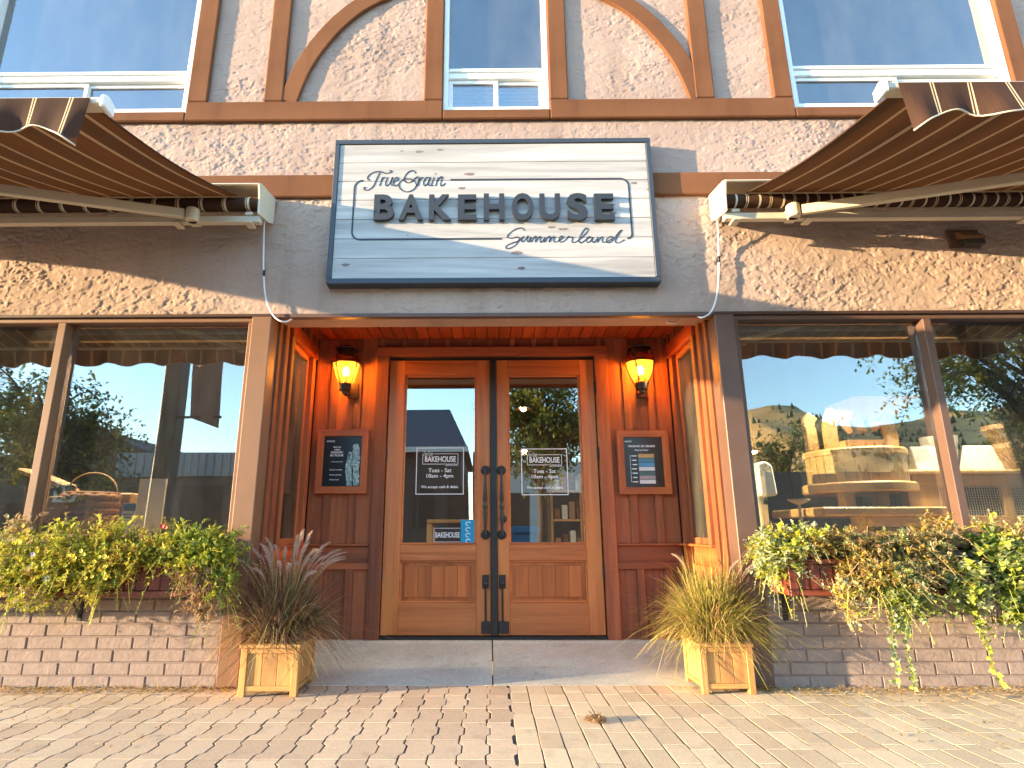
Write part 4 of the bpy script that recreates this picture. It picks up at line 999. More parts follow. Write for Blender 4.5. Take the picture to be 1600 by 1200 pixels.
# ------------------------------------------------------------------ plants
def leaf(mb, p, d, up, ln, wd, mi, fold=.25):
    s = d.cross(up)
    if s.length < 1e-3: s = d.cross(Vector((1, 0, 0)))
    s.normalize(); u = s.cross(d).normalized()
    a = p; c_ = p+d*ln; m1 = p+d*ln*.45
    V = [a, m1+s*wd*.5+u*fold*wd, c_, m1-s*wd*.5+u*fold*wd, m1]
    mb.add(V, [(0, 1, 4), (1, 2, 4), (2, 3, 4), (3, 0, 4)], mi)
def rv(R): return Vector((R.gauss(0, 1), R.gauss(0, 1), R.gauss(0, 1))).normalized()
def bush(name, lab, cat, blobs, n, size, mats, seed, root=None, stems=14, flowers=(), group=None, round_=False, wr=.55):
    R = random.Random(seed)
    c0 = Vector(blobs[0][0])
    G = thing(name, lab, cat, root or c0, group)
    mb = MB(); tot = sum(b[1][0]*b[1][2] for b in blobs)
    sp = []
    for (c, r) in blobs:
        c = Vector(c); k = int(1.35*n*r[0]*r[2]/tot)
        # sprigs: short shoots with leaves along them, which give the uneven outline
        subs = [c+Vector((dd_.x*r[0], dd_.y*r[1], dd_.z*r[2]))*R.random()**.4 for dd_ in [rv(R) for _ in range(9)]]
        for _ in range(max(4, k//9)):
            d = rv(R); q = R.choice(subs)+Vector((d.x*r[0], d.y*r[1], d.z*r[2]))*R.random()**.6*.5
            long_ = R.random() < .16
            g = (d*.8+Vector((0, -.3, .5 if not long_ else R.uniform(-.5, .9)))+rv(R)*.7).normalized(); L = size*(R.uniform(1.6, 4.0) if not long_ else R.uniform(5, 9))
            sp.append((q, g, L))
            mi = 0 if R.random() < .5 else (1 if R.random() < .6 else 2); sz_ = size*R.choice((R.uniform(.5, 1.0), R.uniform(.8, 1.3), R.uniform(1.2, 1.75))); nl = 9 if not long_ else 14
            for j in range(nl):
                s = j/(nl-1); p = q+g*L*s+Vector((0, 0, -.5*L*s*s if long_ else 0)); dd = (rv(R)+g*.5+Vector((0, 0, .1))).normalized()
                k_ = 1-.5*s if long_ else 1
                leaf(mb, p, dd, Vector((0, 0, 1)), k_*sz_*R.uniform(.8, 1.4), k_*sz_*wr*R.uniform(.8, 1.4), mi if R.random() < .75 else R.randrange(3))
            if long_: mb.tube([q, q+g*L*.5+Vector((0, 0, -.125*L)), q+g*L+Vector((0, 0, -.5*L))], .0012, 3, mi)
    mb.build('foliage', mats[:3], G, fixn=False)
    mb = MB()
    rt = Vector(root) if root else c0-Vector((0, 0, blobs[0][1][2]))
    for i in range(stems):
        q, g, L = R.choice(sp); b0 = Vector((q.x*.75+rt.x*.25, -.15, .66)); mid = (b0+q)/2+rv(R)*.03
        mb.tube(smoothpts([b0, mid, q, q+g*L], 3), .0016, 4)
    mb.build('stems', mats[3], G, fixn=False)
    for (fx, fy, fz, rr, mcol, mc) in flowers: blossom(G, (fx, fy, fz), rr, mcol, mc, R)
    return G
def blossom(G, c, r, mcol, mc, R):
    c = Vector(c); mb = MB(); V = [c]; n = 10
    for k in range(n*2):
        a = 2*PI*k/(n*2); q = r*(1 if k % 4 in (0, 1) else .86)
        V.append(c+Vector((math.cos(a)*q, -r*.35, math.sin(a)*q)))
    mb.add(V, [(0, 1+k, 1+(k+1) % (2*n)) for k in range(2*n)], 0)
    V = [c+Vector((math.cos(2*PI*k/8)*r*.3, -r*.14, math.sin(2*PI*k/8)*r*.3)) for k in range(8)]
    mb.add(V, [tuple(range(8))], 1)
    mb.build('flower', [mcol, mc], G, fixn=False)
def trail(G, pts, n, size, mats, seed, name='trailing_stem', stemr=.0022, round_=False):
    R = random.Random(seed); P = smoothpts(pts, 8); mb = MB().tube(P, stemr, 5, 3)
    for i in range(n):
        p = P[min(len(P)-1, int(len(P)*i/n))]; d = (rv(R)+Vector((0, -.3, -.2))).normalized()
        leaf(mb, p, d, Vector((0, -1, 0)), size*R.uniform(.7, 1.25), size*(.9 if round_ else .55), R.choice((0, 0, 1, 2)), .15)
    mb.build(name, mats, G, fixn=False)
LM = leafmat
M['ly'] = LM('leaf_yellow', lin(190, 184, 52), lin(236, 222, 100)); M['lg'] = LM('leaf_green', lin(130, 146, 50), lin(190, 192, 78)); M['ld'] = LM('leaf_deep_green', lin(84, 108, 50), lin(124, 142, 66))
M['lb'] = LM('leaf_olive_brown', lin(140, 120, 56), lin(194, 166, 80)); M['lt'] = LM('leaf_tan_dry', lin(170, 140, 96), lin(216, 190, 142)); M['lr'] = LM('leaf_dry_brown', lin(140, 108, 76), lin(186, 150, 108)); M['ls'] = LM('leaf_silver', lin(150, 160, 120), lin(206, 210, 166)); M['li'] = LM('leaf_ivy', lin(126, 138, 84), lin(184, 188, 124))
M['stem'] = plain('green_stem', lin(120, 112, 60), .7); M['drystem'] = plain('dry_stem', lin(176, 146, 116), .8)
M['white_petal'] = plain('white_petal', (.8, .78, .8), .5); M['purple_eye'] = plain('purple_eye', lin(60, 30, 70), .5); M['yellow_petal'] = plain('yellow_petal', lin(230, 205, 40), .5); M['red_petal'] = plain('red_petal', lin(190, 50, 30), .5); M['pale_petal'] = plain('lilac_petal', lin(200, 180, 190), .5)
def fp(px, py, y=-.30): return F(px, py, y)
def blob(px, py, rx, rz, y=-.22, ry=.13):
    py += 14 if py < 870 else 4; rz *= .72; p = F(px, py, y); return ((p.x, p.y, p.z), (rx, ry, rz))
ga = [M['ly'], M['lg'], M['lb'], M['stem']]; gb = [M['lg'], M['ld'], M['ly'], M['stem']]
# left box
R0 = random.Random(5)
fl = [(*fp(75, 904, -.385), .017, M['white_petal'], M['purple_eye'])] + [(*fp(px, py, -.38), .013, M['pale_petal'], M['purple_eye']) for px, py in ((49, 885), (36, 925), (52, 866))]
bush('bushy_plant', 'pale yellow green bush at the left end of the left window box with white flowers', 'plant', [blob(28, 850, .22, .12), blob(75, 842, .16, .10), blob(105, 818, .07, .09), blob(30, 900, .2, .14, -.32, .08), blob(55, 930, .12, .09, -.33, .06), blob(-40, 880, .25, .2)], 5200, .022, [M['ly'], M['lg'], M['lt'], M['stem']], 11, None, 20, fl)
fl = [(*fp(120+R0.uniform(-48, 48), 882+R0.uniform(-22, 26), -.385), R0.uniform(.010, .014), M['yellow_petal'], M['lb']) for _ in range(24)]
bush('bushy_plant', 'bright yellow flowering plant spilling over the middle of the left window box', 'plant', [blob(120, 885, .24, .13, -.31, .09), blob(150, 848, .2, .10), blob(178, 824, .07, .08), blob(95, 880, .15, .1, -.32, .07), blob(140, 915, .11, .08, -.33, .05)], 6000, .020, ga, 12, None, 20, fl)
bush('bushy_plant', 'olive and golden bush right of the yellow flowers in the left window box', 'plant', [blob(215, 855, .2, .13), blob(195, 868, .18, .10, -.3, .08), blob(250, 850, .14, .10)], 4600, .020, [M['lb'], M['ly'], M['ld'], M['stem']], 13, None, 18)
G = bush('bushy_plant', 'fresh green bush at the right end of the left window box with one red flower', 'plant', [blob(300, 848, .2, .10), blob(278, 830, .07, .06), blob(310, 875, .17, .10, -.27, .1), blob(335, 850, .13, .08), blob(338, 905, .06, .12, -.30, .05)], 4400, .023, [M['lg'], M['ly'], M['ld'], M['stem']], 14, None, 16, [(*fp(254, 822, -.26), .014, M['red_petal'], M['red_petal']), (*fp(259, 824, -.27), .011, M['red_petal'], M['red_petal'])])
G = bush('hanging_plant', 'dried brown plant hanging down from the right end of the left window box', 'plant', [blob(310, 905, .10, .10, -.33, .06), blob(318, 940, .07, .09, -.33, .05)], 1500, .016, [M['lr'], M['lt'], M['lr'], M['drystem']], 15, None, 22, wr=.4)
for i, (a, b, c, d) in enumerate(((300, 900, 312, 975), (315, 895, 322, 965), (325, 900, 318, 985), (292, 895, 300, 950))):
    p, q = fp(a, b, -.33), fp(c, d, -.33); trail(G, [p, (p+q)/2+Vector((.02, -.01, 0)), q], 26, .014, [M['lr'], M['lt'], M['ly'], M['drystem']], 30+i)
G = bush('upright_plant', 'tall pale dry twiggy plant in front of the left window mullion', 'plant', [blob(30, 825, .05, .09, -.2, .05), blob(35, 805, .035, .05, -.2, .04)], 420, .022, [M['lt'], M['ls'], M['lt'], M['drystem']], 16, None, 16, wr=.35)
# trailing shoot curling at the lower left
p = [fp(55, 925, -.35), fp(66, 945, -.36), fp(45, 952, -.36), fp(10, 945, -.36), fp(-30, 938, -.36)]
G = thing('trailing_plant', 'thin yellow green shoot curling below the left end of the left window box', 'plant', p[0]); trail(G, p, 60, .016, [M['ly'], M['lg'], M['lt'], M['stem']], 41)
# right box
G = bush('trailing_plant', 'silvery green plant draped over the left end of the right window box', 'plant', [blob(1222, 850, .14, .10, -.22), blob(1205, 875, .08, .12, -.22, .09), blob(1250, 835, .12, .08)], 2600, .024, [M['ls'], M['lg'], M['ly'], M['stem']], 17, None, 14, wr=.8)
bush('bushy_plant', 'dry golden brown bush filling the left half of the right window box', 'plant', [blob(1300, 838, .3, .08), blob(1350, 880, .2, .14, -.3, .1), blob(1270, 845, .12, .06, -.28, .08)], 5600, .019, [M['lb'], M['lr'], M['li'], M['drystem']], 18, None, 40)
bush('bushy_plant', 'straw coloured seed head bush in the middle of the right window box', 'plant', [blob(1400, 838, .3, .09), blob(1430, 880, .24, .14, -.3, .1), blob(1370, 860, .2, .1), blob(1460, 825, .06, .10)], 6200, .019, [M['lt'], M['lb'], M['li'], M['drystem']], 19, None, 40)
G = bush('hanging_plant', 'cream dried strands hanging from the left part of the right window box', 'plant', [blob(1325, 925, .10, .07, -.33, .05), blob(1335, 950, .06, .07, -.33, .04)], 700, .018, [M['lt'], M['ls'], M['ly'], M['drystem']], 20, None, 14, wr=.6)
for i, (a, b, c, d) in enumerate(((1310, 905, 1330, 985), (1330, 905, 1345, 988), (1345, 905, 1325, 975), (1350, 900, 1352, 960))):
    p, q = fp(a, b, -.33), fp(c, d, -.33); trail(G, [p, (p+q)/2+Vector((-.02, -.01, 0)), q], 30, .018, [M['lt'], M['ls'], M['ly'], M['drystem']], 50+i, round_=True)
iv = [M['li'], M['lg'], M['ls'], M['stem']]
G = bush('trailing_vine', 'green creeping vine with two long strands reaching almost to the pavement', 'plant', [blob(1400, 905, .12, .13, -.33, .06), blob(1408, 940, .08, .10, -.34, .05)], 2400, .022, iv, 21, None, 12, wr=.85)
for i, pp in enumerate((((1392, 935), (1396, 975), (1394, 1010), (1400, 1040), (1398, 1068)), ((1412, 935), (1420, 970), (1416, 1005), (1422, 1040), (1427, 1076)), ((1402, 930), (1405, 955), (1400, 975)), ((1388, 930), (1390, 955), (1398, 980)), ((1418, 930), (1412, 960), (1408, 985)))):
    trail(G, [fp(u, v, -.35) for u, v in pp], 58, .026, iv, 60+i, round_=True)
G = bush('trailing_vine', 'green strand of round leaves hanging right of the second bracket on the right box', 'plant', [blob(1508, 905, .05, .10, -.33, .05), blob(1518, 940, .05, .07, -.34, .05)], 900, .026, iv, 22, None, 8, wr=.95)
for i, pp in enumerate((((1515, 930), (1528, 970), (1540, 1005), (1552, 1040), (1565, 1072)), ((1512, 930), (1524, 960), (1532, 985)))):
    trail(G, [fp(u, v, -.35) for u, v in pp], 58, .027, [M['ly'], M['lg'], M['ls'], M['stem']], 70+i, round_=True)
G = bush('trailing_vine', 'dark green ivy with round leaves over the right end of the right box', 'plant', [blob(1565, 860, .12, .10, -.26, .1), blob(1572, 900, .08, .12, -.32, .06), blob(1585, 945, .05, .10, -.33, .05)], 2400, .030, [M['ld'], M['li'], M['lg'], M['stem']], 23, None, 10, wr=.95)
bush('bushy_plant', 'pale yellow bush in front of the far right pane of the right window', 'plant', [blob(1585, 832, .15, .08), blob(1560, 822, .05, .09), blob(1640, 850, .2, .15)], 1900, .024, [M['lt'], M['ly'], M['ls'], M['stem']], 24, None, 14)
G = thing('hanging_plant', 'bare pinkish dried strands sprawling from the right part of the right window box', 'plant', fp(1510, 880, -.32)); R1 = random.Random(9)
for i in range(16):
    a, b = R1.uniform(1495, 1540), R1.uniform(870, 905); c, d = a+R1.uniform(10, 75), b+R1.uniform(45, 105)
    p, q = fp(a, b, -.33), fp(c, d, -.36); trail(G, [p, p+(q-p)*.4+Vector((.03, -.03, .03)), q], 20, .012, [M['lt'], M['lr'], M['ls'], M['drystem']], 80+i, stemr=.0016)
# dry leaves and crumbs swept against the wall
R2 = random.Random(4); mb = MB()
for i in range(2600):
    px = R2.choice((R2.uniform(0, 370), R2.uniform(1190, 1620), R2.uniform(0, 1620)))
    if 480 < px < 1060 and R2.random() < .93: continue
    p = F(px, 1075, 0); y = -abs(R2.gauss(0, .11 if px > 1180 else .07))-.012
    if R2.random() < .15: y = -R2.uniform(0, 1)
    q = Vector((p.x, y, R2.uniform(.003, .012))); d = rv(R2); d.z *= .25; d.normalize()
    leaf(mb, q, d, Vector((0, 0, 1)), R2.uniform(.008, .030), R2.uniform(.004, .014), R2.randrange(3), .3)
o = mb.build('leaf_litter', [M['lt'], M['lb'], M['lr']], None, fixn=False); tag(o, 'dry leaf litter scattered along the foot of the brick wall', 'leaves', kind='stuff')
def clump(px, py, r, lab, seed, mats, n=220, fl=.5):
    c = FG(px, py); R = random.Random(seed); mb = MB()
    for i in range(n):
        d = rv(R); q = c+Vector((d.x*r, d.y*r, abs(d.z)*r*fl))*R.random()**.4+Vector((0, 0, .004)); e = rv(R); e.z *= .4; e.normalize()
        leaf(mb, q, e, Vector((0, 0, 1)), r*R.uniform(.25, .5), r*R.uniform(.1, .25), R.randrange(3), .3)
    return tag(mb.build('leaf_clump', mats, None, fixn=False), lab, 'leaves')
clump(931, 1127, .05, 'round brown dried clump lying on the sandy pavers before the doors', 1, [M['lr'], M['lt'], M['lr']], 240, .45)
clump(1196, 1080, .04, 'small dried weed tuft beside the right planter', 2, [M['lt'], M['lb'], M['lr']], 160, .9)
clump(337, 1070, .03, 'dark withered leaf clump at the foot of the left pillar', 3, [M['soil'], M['lr'], M['soil']], 90, .9)

# ------------------------------------------------------------------ inside the shop
I = MB().box(-6, 6, 6.0, 6.1, -.1, 3).box(-6.1, -6, .2, 6, -.1, 3).box(6, 6.1, .2, 6, -.1, 3).box(-6, 6, 1.21, 6, 2.75, 2.85).box(-6, XL-.11, .25, 1.21, 2.75, 2.85).box(XR+.11, 6, .25, 1.21, 2.75, 2.85).build('shop_interior', M['room'], B)
fl_ = MB().box(-6, XL-.06, .2, 6, -.1, .05).box(XR+.06, 6, .2, 6, -.1, .05).box(XL-.06, XR+.06, 1.2, 6, -.1, .10).build('shop_floor', M['cedar_x'], B)
M['oak'] = wood('mill_oak', lin(168, 126, 72), lin(208, 168, 108), 'z', 30, .5, .1, .001); M['oak_x'] = wood('mill_oak_rail', lin(168, 126, 72), lin(210, 170, 110), 'x', 30, .5, .08, .001)
M['wicker'] = wood('wicker', lin(96, 54, 28), lin(160, 98, 54), 'x', 90, .7, .1, .006); M['paper'] = plain('paper_bag', lin(214, 208, 196), .7, var=.04); M['kraft'] = plain('kraft_board', lin(170, 126, 84), .7)
M['blueprint'] = plain('blue_label', lin(70, 110, 150), .6); M['mesh'] = plain('dark_mesh', (.03, .035, .03), .6)
for sgn, x0, x1 in ((-1, -5.5, -1.6), (1, 1.6, 5.5)):
    MB().box(x0, x1, .13, 1.5, .55, .60).build('display_shelf', M['oak_x'], B)
# grain mill
def at2(px, py, y): p = F(px, py, y); return p.x, p.z
y0 = .85
cx_, _ = at2(1337, 740, y0); rd = (at2(1405, 740, y0)[0]-at2(1268, 740, y0)[0])/2
zt_, zr, zb_, zk = at2(1337, 706, y0)[1], at2(1337, 716, y0)[1], at2(1337, 757, y0)[1], at2(1337, 772, y0)[1]
G = thing('grain_mill', 'round wooden grain mill with curved horns standing in the right window', 'grain mill', (cx_, y0, .6))
nst = 30
for k in range(nst):
    a0, a1 = 2*PI*(k+.03)/nst, 2*PI*(k+.97)/nst; ri, ro = rd*.9, rd
    poly = [(cx_+ri*math.cos(a0), y0+ri*math.sin(a0)), (cx_+ro*math.cos(a0), y0+ro*math.sin(a0)), (cx_+ro*math.cos(a1), y0+ro*math.sin(a1)), (cx_+ri*math.cos(a1), y0+ri*math.sin(a1))]
    MB().prism(poly, 'z', zb_, zr).build('stave', M['oak'], G)
MB().lathe([(0, zt_), (rd*1.02, zt_), (rd*1.05, zt_-.012), (rd*1.05, zr+.004), (rd*1.0, zr), (0, zr)], (cx_, y0, 0), 40).build('top_ring', M['oak_x'], G, smooth=True, sm_angle=.5)
MB().lathe([(0, zb_), (rd*1.1, zb_), (rd*1.14, zb_-.012), (rd*1.14, zk+.01), (rd*1.1, zk), (0, zk)], (cx_, y0, 0), 40).build('base_ring', M['oak_x'], G, smooth=True, sm_angle=.5)
z1, z2, z3 = at2(1337, 795, y0)[1], at2(1337, 808, y0)[1], .6
for px in (1295, 1345, 1390):
    xq = at2(px, 780, y0)[0]; box('foot_block', M['oak'], xq-.04, xq+.04, y0-rd*.8, y0-rd*.8+.08, z1, zk, G)
box('table_top', M['oak_x'], cx_-rd*1.5, cx_+rd*1.35, y0-rd*1.15, y0+rd*1.15, z2, z1, G, .01)
mb = MB(); zz = z2-.07
box('apron_rail', M['oak_x'], cx_-rd*.8, cx_+rd*1.3, y0-rd*1.0, y0-rd*1.0+.04, zz, z2, G)
for xx_ in (cx_-rd*.8, cx_+rd*1.1): box('leg', M['oak'], xx_, xx_+.09, y0-rd*.95, y0-rd*.95+.09, .60, zz, G); box('leg', M['oak'], xx_, xx_+.09, y0+rd*.7, y0+rd*.7+.09, .60, zz, G)
def horn(px0, py0, pts, dy):
    P = [(at2(u, v, y0+dy)) for u, v in pts]
    MB().ribbon([(p.x, p.z) for p in smoothpts([(a, 0, b) for a, b in P], 5)], .085, y0+dy-.03, y0+dy+.03).build('horn', M['oak_x'], G, bevel=.006)
horn(0, 0, [(1270, 705), (1266, 680), (1262, 662), (1268, 650)], .25); horn(0, 0, [(1301, 703), (1297, 680), (1296, 660), (1302, 642)], -.15); horn(0, 0, [(1393, 703), (1391, 680), (1384, 662), (1374, 652)], -.1)
h0, h1 = at2(1310, 628, y0), at2(1392, 628, y0); zlo = at2(1350, 676, y0)[1]
q = [(h0[0], y0-.2), (h1[0]+.08, y0-.2), (h1[0]+.08, y0+.2), (h0[0], y0+.2)]; xm = at2(1345, 676, y0)[0]
V = [(a, b, h0[1]) for a, b in q]+[(xm-.06, y0-.06, zlo), (xm+.08, y0-.06, zlo), (xm+.08, y0+.06, zlo), (xm-.06, y0+.06, zlo)]
MB().add(V, [(i, (i+1) % 4, 4+(i+1) % 4, 4+i) for i in range(4)]+[(4, 5, 6, 7)]).build('hopper', M['kraft'], G)
a, b = at2(1312, 690, y0), at2(1372, 700, y0); box('hopper_tray', M['oak_x'], a[0], b[0], y0-.1, y0+.1, b[1], a[1], G)
for u in (1328, 1351): a = at2(u, 668, y0-.12); MB().tube(smoothpts([(a[0]+.02, y0-.12, a[1]+.05), (a[0], y0-.14, a[1]+.03), (a[0]+.02, y0-.14, a[1]-.03), (a[0], y0-.12, a[1]-.06)], 4), .012, 8).build('iron_strap', M['black'], G)
# counter with wire mesh panels
y1 = .72; c0, c1 = at2(1424, 740, y1), at2(1640, 740, y1); zt2 = at2(1500, 734, y1)[1]
C = thing('bread_counter', 'pale oak counter with wire mesh panels at the right of the window display', 'counter', ((c0[0]+c1[0])/2, y1, .6))
box('counter_top', M['oak_x'], c0[0]-.04, c1[0], y1-.03, y1+.6, zt2-.035, zt2, C, .01)
mp = [1424, 1472, 1478, 1562, 1580, 1640]
zp1, zp0 = at2(1500, 760, y1)[1], at2(1500, 806, y1)[1]
box('top_frame', M['oak_x'], c0[0], c1[0], y1, y1+.03, zp1, zt2-.036, C); box('bottom_frame', M['oak_x'], c0[0], c1[0], y1, y1+.03, .62, zp0, C)
ed = [at2(u, 780, y1)[0] for u in (1424, 1472, 1568, 1584, 1640)]
box('frame_stile', M['oak'], ed[0], ed[1], y1, y1+.03, zp0+.0005, zp1-.0005, C); box('frame_stile', M['oak'], ed[2], ed[3], y1, y1+.03, zp0+.0005, zp1-.0005, C)
for a, b in ((ed[1], ed[2]), (ed[3], ed[4])):
    MB().box(a, b, y1+.05, y1+.055, zp0, zp1).build('panel_back', M['dark'], C)
    mb = MB(); x = a
    while x < b: mb.box(x, x+.003, y1+.012, y1+.015, zp0, zp1); x += .018
    z = zp0
    while z < zp1: mb.box(a, b, y1+.0155, y1+.018, z, z+.003); z += .018
    mb.build('wire_mesh', M['cream'], C)
def bag(u0, u1, v0, v1, y, mat, lab, prt, taper=0):
    a, b = at2(u0, v1, y), at2(u1, v0, y); h = b[1]-zt2
    P = thing('flour_bag', lab, 'bag', ((a[0]+b[0])/2, y, zt2), 'bags on the oak counter')
    d = .05
    V = [(a[0], y-d, zt2), (b[0], y-d, zt2), (b[0], y+d, zt2), (a[0], y+d, zt2), (a[0]+taper, y-.012, b[1]-.02), (b[0]-taper, y-.012, b[1]-.02), (b[0]-taper, y+.012, b[1]-.02), (a[0]+taper, y+.012, b[1]-.02), (a[0]+taper, y-.006, b[1]), (b[0]-taper, y-.006, b[1]), (b[0]-taper, y+.006, b[1]), (a[0]+taper, y+.006, b[1])]
    m_ = MB(); m_.add(V, [(0, 1, 5, 4), (1, 2, 6, 5), (2, 3, 7, 6), (3, 0, 4, 7), (4, 5, 9, 8), (5, 6, 10, 9), (6, 7, 11, 10), (7, 4, 8, 11), (8, 9, 10, 11), (3, 2, 1, 0)]); m_.build('paper_sack', mat, P, bevel=.006)
    if prt:
        w_ = b[0]-a[0]; MB().add([(a[0]+.2*w_, y-d+h*.25*.85-.003, zt2+h*.25), (b[0]-.2*w_, y-d+h*.25*.85-.003, zt2+h*.25), (b[0]-.2*w_, y-d+h*.5*.82-.003, zt2+h*.5), (a[0]+.2*w_, y-d+h*.5*.82-.003, zt2+h*.5)], [(0, 1, 2, 3)]).build('label_print', M['blueprint'], P)
bag(1427, 1449, 698, 733, .80, M['paper'], 'small white printed flour bag leftmost on the oak counter', True); bag(1452, 1474, 698, 733, .86, M['paper'], 'white flour bag with blue print second on the counter', True); bag(1505, 1556, 696, 733, .82, M['paper'], 'crumpled plain white bread bag right of the mullion', True, .03)
a, b = at2(1455, 682, .95), at2(1500, 733, .95)
G = thing('white_scoop_bin', 'tall white tapered bin on the counter behind the flour bags', 'bin', ((a[0]+b[0])/2, 1.0, zt2)); xm = (a[0]+b[0])/2; MB().lathe([(0, zt2), (.085, zt2), (.125, a[1]), (.118, a[1]), (.08, zt2+.01)], (xm, 1.0, 0), 20).build('bin_shell', M['paper'], G, smooth=True, sm_angle=.6)
xm = at2(1590, 700, .95)[0]; zu = at2(1590, 664, .95)[1]; hh = zu-zt2
G = thing('stone_urn', 'brown wide mouthed urn at the right end of the counter', 'urn', (xm, .97, zt2)); MB().lathe([(0, zt2), (.11, zt2), (.16, zt2+hh*.3), (.165, zt2+hh*.5), (.13, zt2+hh*.62), (.14, zt2+hh*.7), (.19, zt2+hh*.9), (.185, zu), (.15, zu), (.11, zt2+hh*.7)], (xm, .97, 0), 24).build('urn_body', M['kraft'], G, smooth=True, sm_angle=.7)
# white mixer at the left of the right window, small flag stand
a, b = at2(1172, 722, .6), at2(1206, 776, .6)
G = thing('white_mixer', 'rounded white machine at the left edge of the right window', 'mixer', ((a[0]+b[0])/2, .62, .6)); MB().prism([(a[0], b[1]), (a[0]+.0, a[1]-.02), (a[0]+.06, a[1]), (a[0]+.11, a[1]-.03), (b[0], b[1]+.03), (b[0], b[1])], 'y', .5, .72).build('mixer_head', M['vinyl'], G, bevel=.015)
MB().tube([(a[0]+.04, .62, .6), (a[0]+.03, .62, b[1])], .02, 8).build('mixer_leg', M['cream'], G)
xm, zz = at2(1248, 782, .45)
G = thing('table_stand', 'small round grey pedestal table inside the right window', 'table', (xm, .45, .6)); MB().lathe([(0, zz+.01), (.07, zz+.01), (.07, zz), (.01, zz-.03)], (xm, .45, 0), 20).tube([(xm, .45, .6), (xm, .45, zz)], .01, 8).build('pedestal', M['cream'], G)
# left window display
yl = .38
a, b = at2(103, 772, yl), at2(172, 842, yl); xm = (a[0]+b[0])/2; rw = (b[0]-a[0])/2
G = thing('wicker_basket', 'brown wicker basket with tall handle in the left window', 'basket', (xm, yl, .6)); mb = MB(); lv = 11; za, zb2 = .60, a[1]
for i in range(lv):
    z = za+(zb2-za)*(i+.5)/lv; rr = rw*(.86+.14*i/lv)
    mb.tube([(xm+rr*math.cos(2*PI*k/26), yl+.75*rr*math.sin(2*PI*k/26), z+.004*(1 if k % 2 else -1)) for k in range(27)], (zb2-za)/lv*.56, 6, cap=False)
mb.build('woven_side', M['wicker'], G, smooth=True); MB().tube([(xm+rw*math.cos(2*PI*k/26), yl+.75*rw*math.sin(2*PI*k/26), zb2) for k in range(27)], .012, 6, cap=False).build('rim', M['wicker'], G, smooth=True)
hz_ = at2(145, 739, yl)[1]; MB().tube([(xm+rw*math.cos(PI*k/16), yl, zb2+(hz_-zb2)*math.sin(PI*k/16)) for k in range(17)], .006, 6).build('handle', M['kraft'], G, smooth=True)
P = [(50, 820), (52, 778), (80, 776), (116, 775), (108, 792), (92, 806), (70, 816)]
G = thing('peel_board', 'half round wooden bread board leaning in the left window', 'bread board', (at2(75, 800, .25)[0], .25, .6)); MB().prism([at2(u, v, .25) for u, v in P], 'y', .245, .262).build('board', M['kraft'], G, bevel=.004)
a = at2(58, 792, .244); b = at2(86, 794, .244); text('board_writing', 'flour', M['white'], a[0], b[0], a[1]-.014, a[1], .2435, G, bold=.01)
for i, (u0, v0, u1, v1) in enumerate(((36, 735, 82, 752), (62, 742, 112, 762), (70, 748, 116, 768))):
    p, q = F(u0, v0, .42+i*.04), F(u1, v1, .42+i*.04); o = MB().beam(p, q, .12, .035).build('baguette', M['kraft'], None, bevel=.012); tag(o, ['topmost long tan loaf leaning left of the basket', 'middle tan loaf in the leaning stack beside the basket', 'lowest short tan loaf resting above the checked cloth'][i], 'bread', 'loaves leaning in the left window')
p, q = F(66, 772, .36), F(112, 764, .36); o = MB().beam(p, q, .1, .06).build('checked_cloth', M['black'], None, bevel=.01); tag(o, 'dark folded checked cloth between loaves and bread board', 'cloth')
a, b = at2(193, 786, .3), at2(206, 840, .3)
o = MB().box(a[0], b[0], .3, .306, b[1], a[1]).build('price_card', M['paper'], None); tag(o, 'white printed notice card with blue heading in the left window', 'card')
mb = MB(); w_ = b[0]-a[0]
mb.box(a[0]+.003, b[0]-.003, .2985, .2998, a[1]-.05, a[1]-.005)
for k in range(5): mb.box(a[0]+.006, a[0]+w_*(.9-.1*(k % 3)), .2985, .2998, a[1]-.075-k*.02, a[1]-.07-k*.02)
o2 = mb.build('print', M['blueprint'], o)
a, b = at2(219, 748, .5), at2(248, 840, .5); o = MB().box(a[0], b[0], .5, .52, b[1], a[1]).build('display_screen', M['paper'], None); tag(o, 'tall pale display panel behind the notice card', 'panel')
a, b = at2(165, 770, .55), at2(196, 840, .55); o = MB().box(a[0], b[0], .55, .72, b[1], a[1]).build('display_rack', M['kraft'], None, bevel=.01); tag(o, 'small tan rack with shelves between basket and notice card', 'rack')
# blind head rails and cords
for nm, x0, x1 in (('left', -2.745, -1.57), ('farleft', -3.9, -2.805), ('right', 1.61, 2.78), ('farright', 2.84, 3.93)):
    lab = {'left': 'raised white blind behind the large left pane with twin pull cords', 'farleft': 'raised white blind behind the outermost left pane', 'right': 'raised white blind behind the pane beside the right pillar', 'farright': 'raised white blind behind the outermost right pane'}[nm]
    G = thing('window_blind', lab, 'blind', ((x0+x1)/2, .14, 2.15), 'raised blinds at the top of the shop windows')
    MB().box(x0, x1, .115, .165, 2.125, 2.163).build('head_rail', M['vinyl'], G, bevel=.003)
    for k in range(7): MB().box(x0+.01, x1-.01, .118, .162, 2.083+k*.006, 2.086+k*.006).build('blind_slat', M['cream'], G)
    if nm == 'left': MB().tube([F(107, 568, .12), F(65, 808, .12)], .003, 5).tube([F(111, 568, .13), F(69, 808, .13)], .003, 5).build('pull_cord', M['cream'], G)
